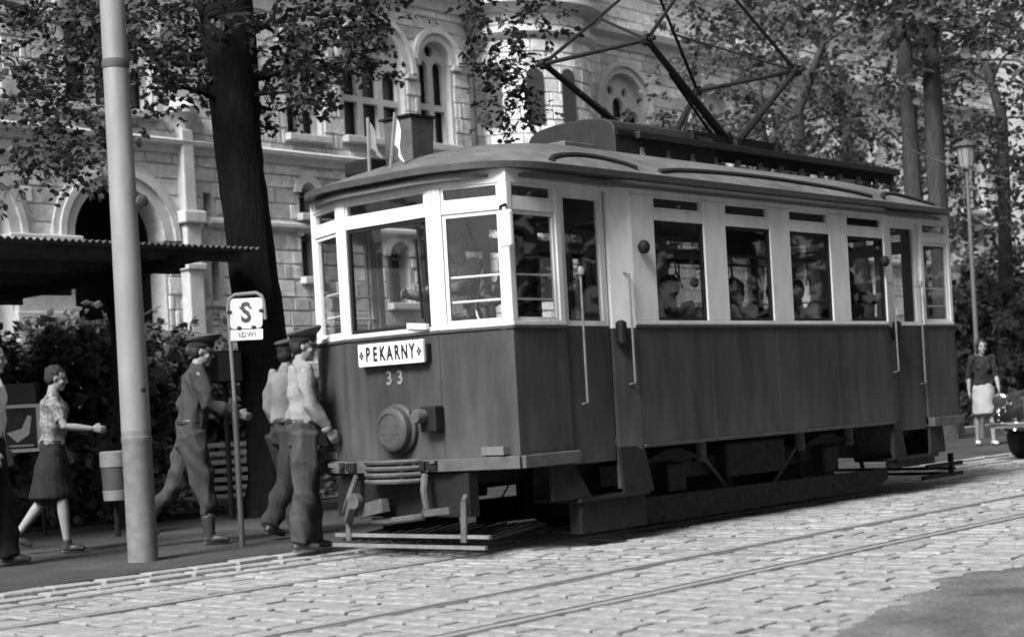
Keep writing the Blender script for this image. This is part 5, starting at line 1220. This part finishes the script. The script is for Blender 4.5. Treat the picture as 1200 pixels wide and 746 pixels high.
# driver and passengers in the tram
GPA = 'people riding in the tram'
def rider(label, x, y, rz, top, hair='short', seat=True, **kw):
    z = 1.20 if seat else .80
    person(label, (TX0+x, TY0+y, z), rz, kw.pop('height', 1.70), kw.pop('lean', 2), ((85, 88), (85, 88)) if seat else ((3, 3), (-2, 2)), kw.pop('arms', ((25, 60, 8), (25, 60, 8))), kw.pop('head', (0, 4)), dict(top=top, bottom='cloth_trousers', hair=hair, sleeve='long', collar=False, cap=kw.pop('cap', None)), .016, seat, kw.pop('female', False), GPA)
rider('driver in patterned coat and cap leaning at the tram front window', .78, -.05, math.pi, 'cloth_pattern', seat=False, cap='cap_cloth', arms=((45, 45, 10), (40, 50, 10)), height=1.66)
rider('dark clad person standing in the tram front platform side window', 1.02, -.45, math.pi*.9, 'cloth_dark', seat=False, height=1.62)
rider('passenger in pale coat at the first saloon window of the tram', 2.20, -.66, 0.1, 'cloth_shirt', head=(30, 0))
rider('dark haired passenger in dark coat at the first saloon window', 2.62, -.72, math.pi+.1, 'cloth_uniform', head=(-20, 6))
rider('passenger in white shirt at the second saloon window of the tram', 3.25, -.70, .1, 'cloth_white', head=(-40, 6))
rider('passenger in pale blouse with long hair at the second saloon window', 3.62, -.72, math.pi, 'cloth_shirt', 'long', female=True, head=(40, 4))
rider('passenger with broad dark head at the third saloon window', 4.25, -.70, .05, 'cloth_uniform', head=(10, 4))
rider('passenger in grey coat leaning at the third saloon window', 4.62, -.74, math.pi, 'cloth_shirt', head=(15, 8))
rider('passenger at the fourth saloon window of the tram', 5.60, -.66, math.pi, 'cloth_uniform', head=(20, 4))
rider('dark figure standing behind the tram rear door', 6.15, -.35, -1.2, 'cloth_dark', seat=False)

# ================================================================== BLACK CAR
cw_ = onZ(1191, 537, 0)
car = empty('parked_car', (cw_.x-.62, cw_.y-.64, 0.0), 0, 'black rounded saloon car with chrome bumper and round headlamps at the kerb', 'car')
# local: x rearwards from the front bumper, y across (+ = kerb side)
def car_section(x, half, zb, zt, crown, n=18):
    pts = []
    for i in range(n+1):
        t = math.pi*i/n; c, s_ = math.cos(t), math.sin(t)
        y = half*math.copysign(abs(c)**.55, c); z = zb+(zt-zb)*(abs(s_)**crown); pts.append((x, y, z))
    return pts
secs = [(.02, .46, .42, .66, .5), (.08, .58, .36, .82, .5), (.25, .62, .32, .92, .5), (.7, .66, .30, 1.0, .48), (1.2, .70, .28, 1.02, .45), (1.5, .72, .28, 1.06, .45), (1.95, .72, .28, 1.46, .62), (2.4, .72, .28, 1.52, .62), (3.0, .71, .28, 1.48, .62), (3.5, .66, .30, 1.20, .6), (3.95, .56, .34, .85, .5), (4.1, .40, .42, .62, .5)]
m = MB(); vs_ = []; n = 19
for s_ in secs: vs_ += car_section(*s_)
fs = [(i*n+j, i*n+j+1, (i+1)*n+j+1, (i+1)*n+j) for i in range(len(secs)-1) for j in range(n-1)]+[tuple(range(n)), tuple((len(secs)-1)*n+j for j in range(n))]+[(i*n, (i+1)*n, (i+1)*n+n-1, i*n+n-1) for i in range(len(secs)-1)]
bdy = m.add(vs_, fs).build('body', 'car_paint', car, smooth=True); ss = bdy.modifiers.new('s', 'SUBSURF'); ss.levels = 1; ss.render_levels = 2
for sg in (-1, 1):
    fe = MB(); N_ = 16
    ell(fe, (.72, sg*.60, .60), (.72, .20, .30), 12); fe.build('front_wing', 'car_paint', car, smooth=True)
    fe = MB(); ell(fe, (3.25, sg*.60, .56), (.62, .18, .28), 12); fe.build('rear_wing', 'car_paint', car, smooth=True)
    hlp = MB().lathe([(.10, .06), (.112, .0), (.105, -.02), (.09, -.03)], 20, (.10, sg*.58, .78), 'x').build('headlamp_rim', 'chrome', car, smooth=True)
    lz = MB(); ell(lz, (.085, sg*.58, .78), (.03, .092, .092), 10); lz.build('lens', 'museum_glass', hlp, smooth=True)
    tl_ = MB(); ell(tl_, (.06, sg*.58, .60), (.05, .035, .03), 8); tl_.build('side_lamp', 'chrome', car, smooth=True)
    for xw in (.75, 3.2):
        w = MB().lathe([(.20, -.09), (.29, -.085), (.315, -.05), (.315, .05), (.29, .085), (.20, .09)], 28, (xw, sg*.60, .312), 'y').build('wheel', 'rubber', car, smooth=True)
        MB().lathe([(.19, sg*.07), (.17, sg*.095), (.08, sg*.11), (.02, sg*.11)], 20, (xw, sg*.60, .312), 'y').build('rim', 'chrome', w, smooth=True)
    MB().lathe([(.05, 0), (.03, .05), (.045, .16)], 10, (-.03, sg*.34, .40)).build('overrider', 'chrome', car, smooth=True)
    MB().prism([(1.95, sg*.715, 1.05), (2.9, sg*.715, 1.05), (2.8, sg*.60, 1.38), (2.1, sg*.60, 1.38)], (0, sg*.012, 0)).build('side_window', 'museum_glass', car)
MB().tube([(.16, -.74, .47), (.02, -.66, .47), (-.04, -.4, .47), (-.06, 0, .47), (-.04, .4, .47), (.02, .66, .47), (.16, .74, .47)], .042, 10).build('bumper', 'chrome', car, smooth=True)
MB().prism([(1.50, -.56, 1.10), (1.50, .56, 1.10), (1.86, .48, 1.42), (1.86, -.48, 1.42)], (-.02, 0, .01)).build('windscreen', 'museum_glass', car)
gl_ = MB()
for i in range(9): gl_.box(-.005, .03, -.22+i*.055-.008, -.22+i*.055+.008, .50, .80)
gl_.box(-.01, .03, -.26, .26, .80, .83).box(-.01, .03, -.26, .26, .48, .50).build('grille', 'chrome', car)
MB().bar((.1, 0, .93), (1.45, 0, 1.07), .02, .015).build('bonnet_trim', 'chrome', car)
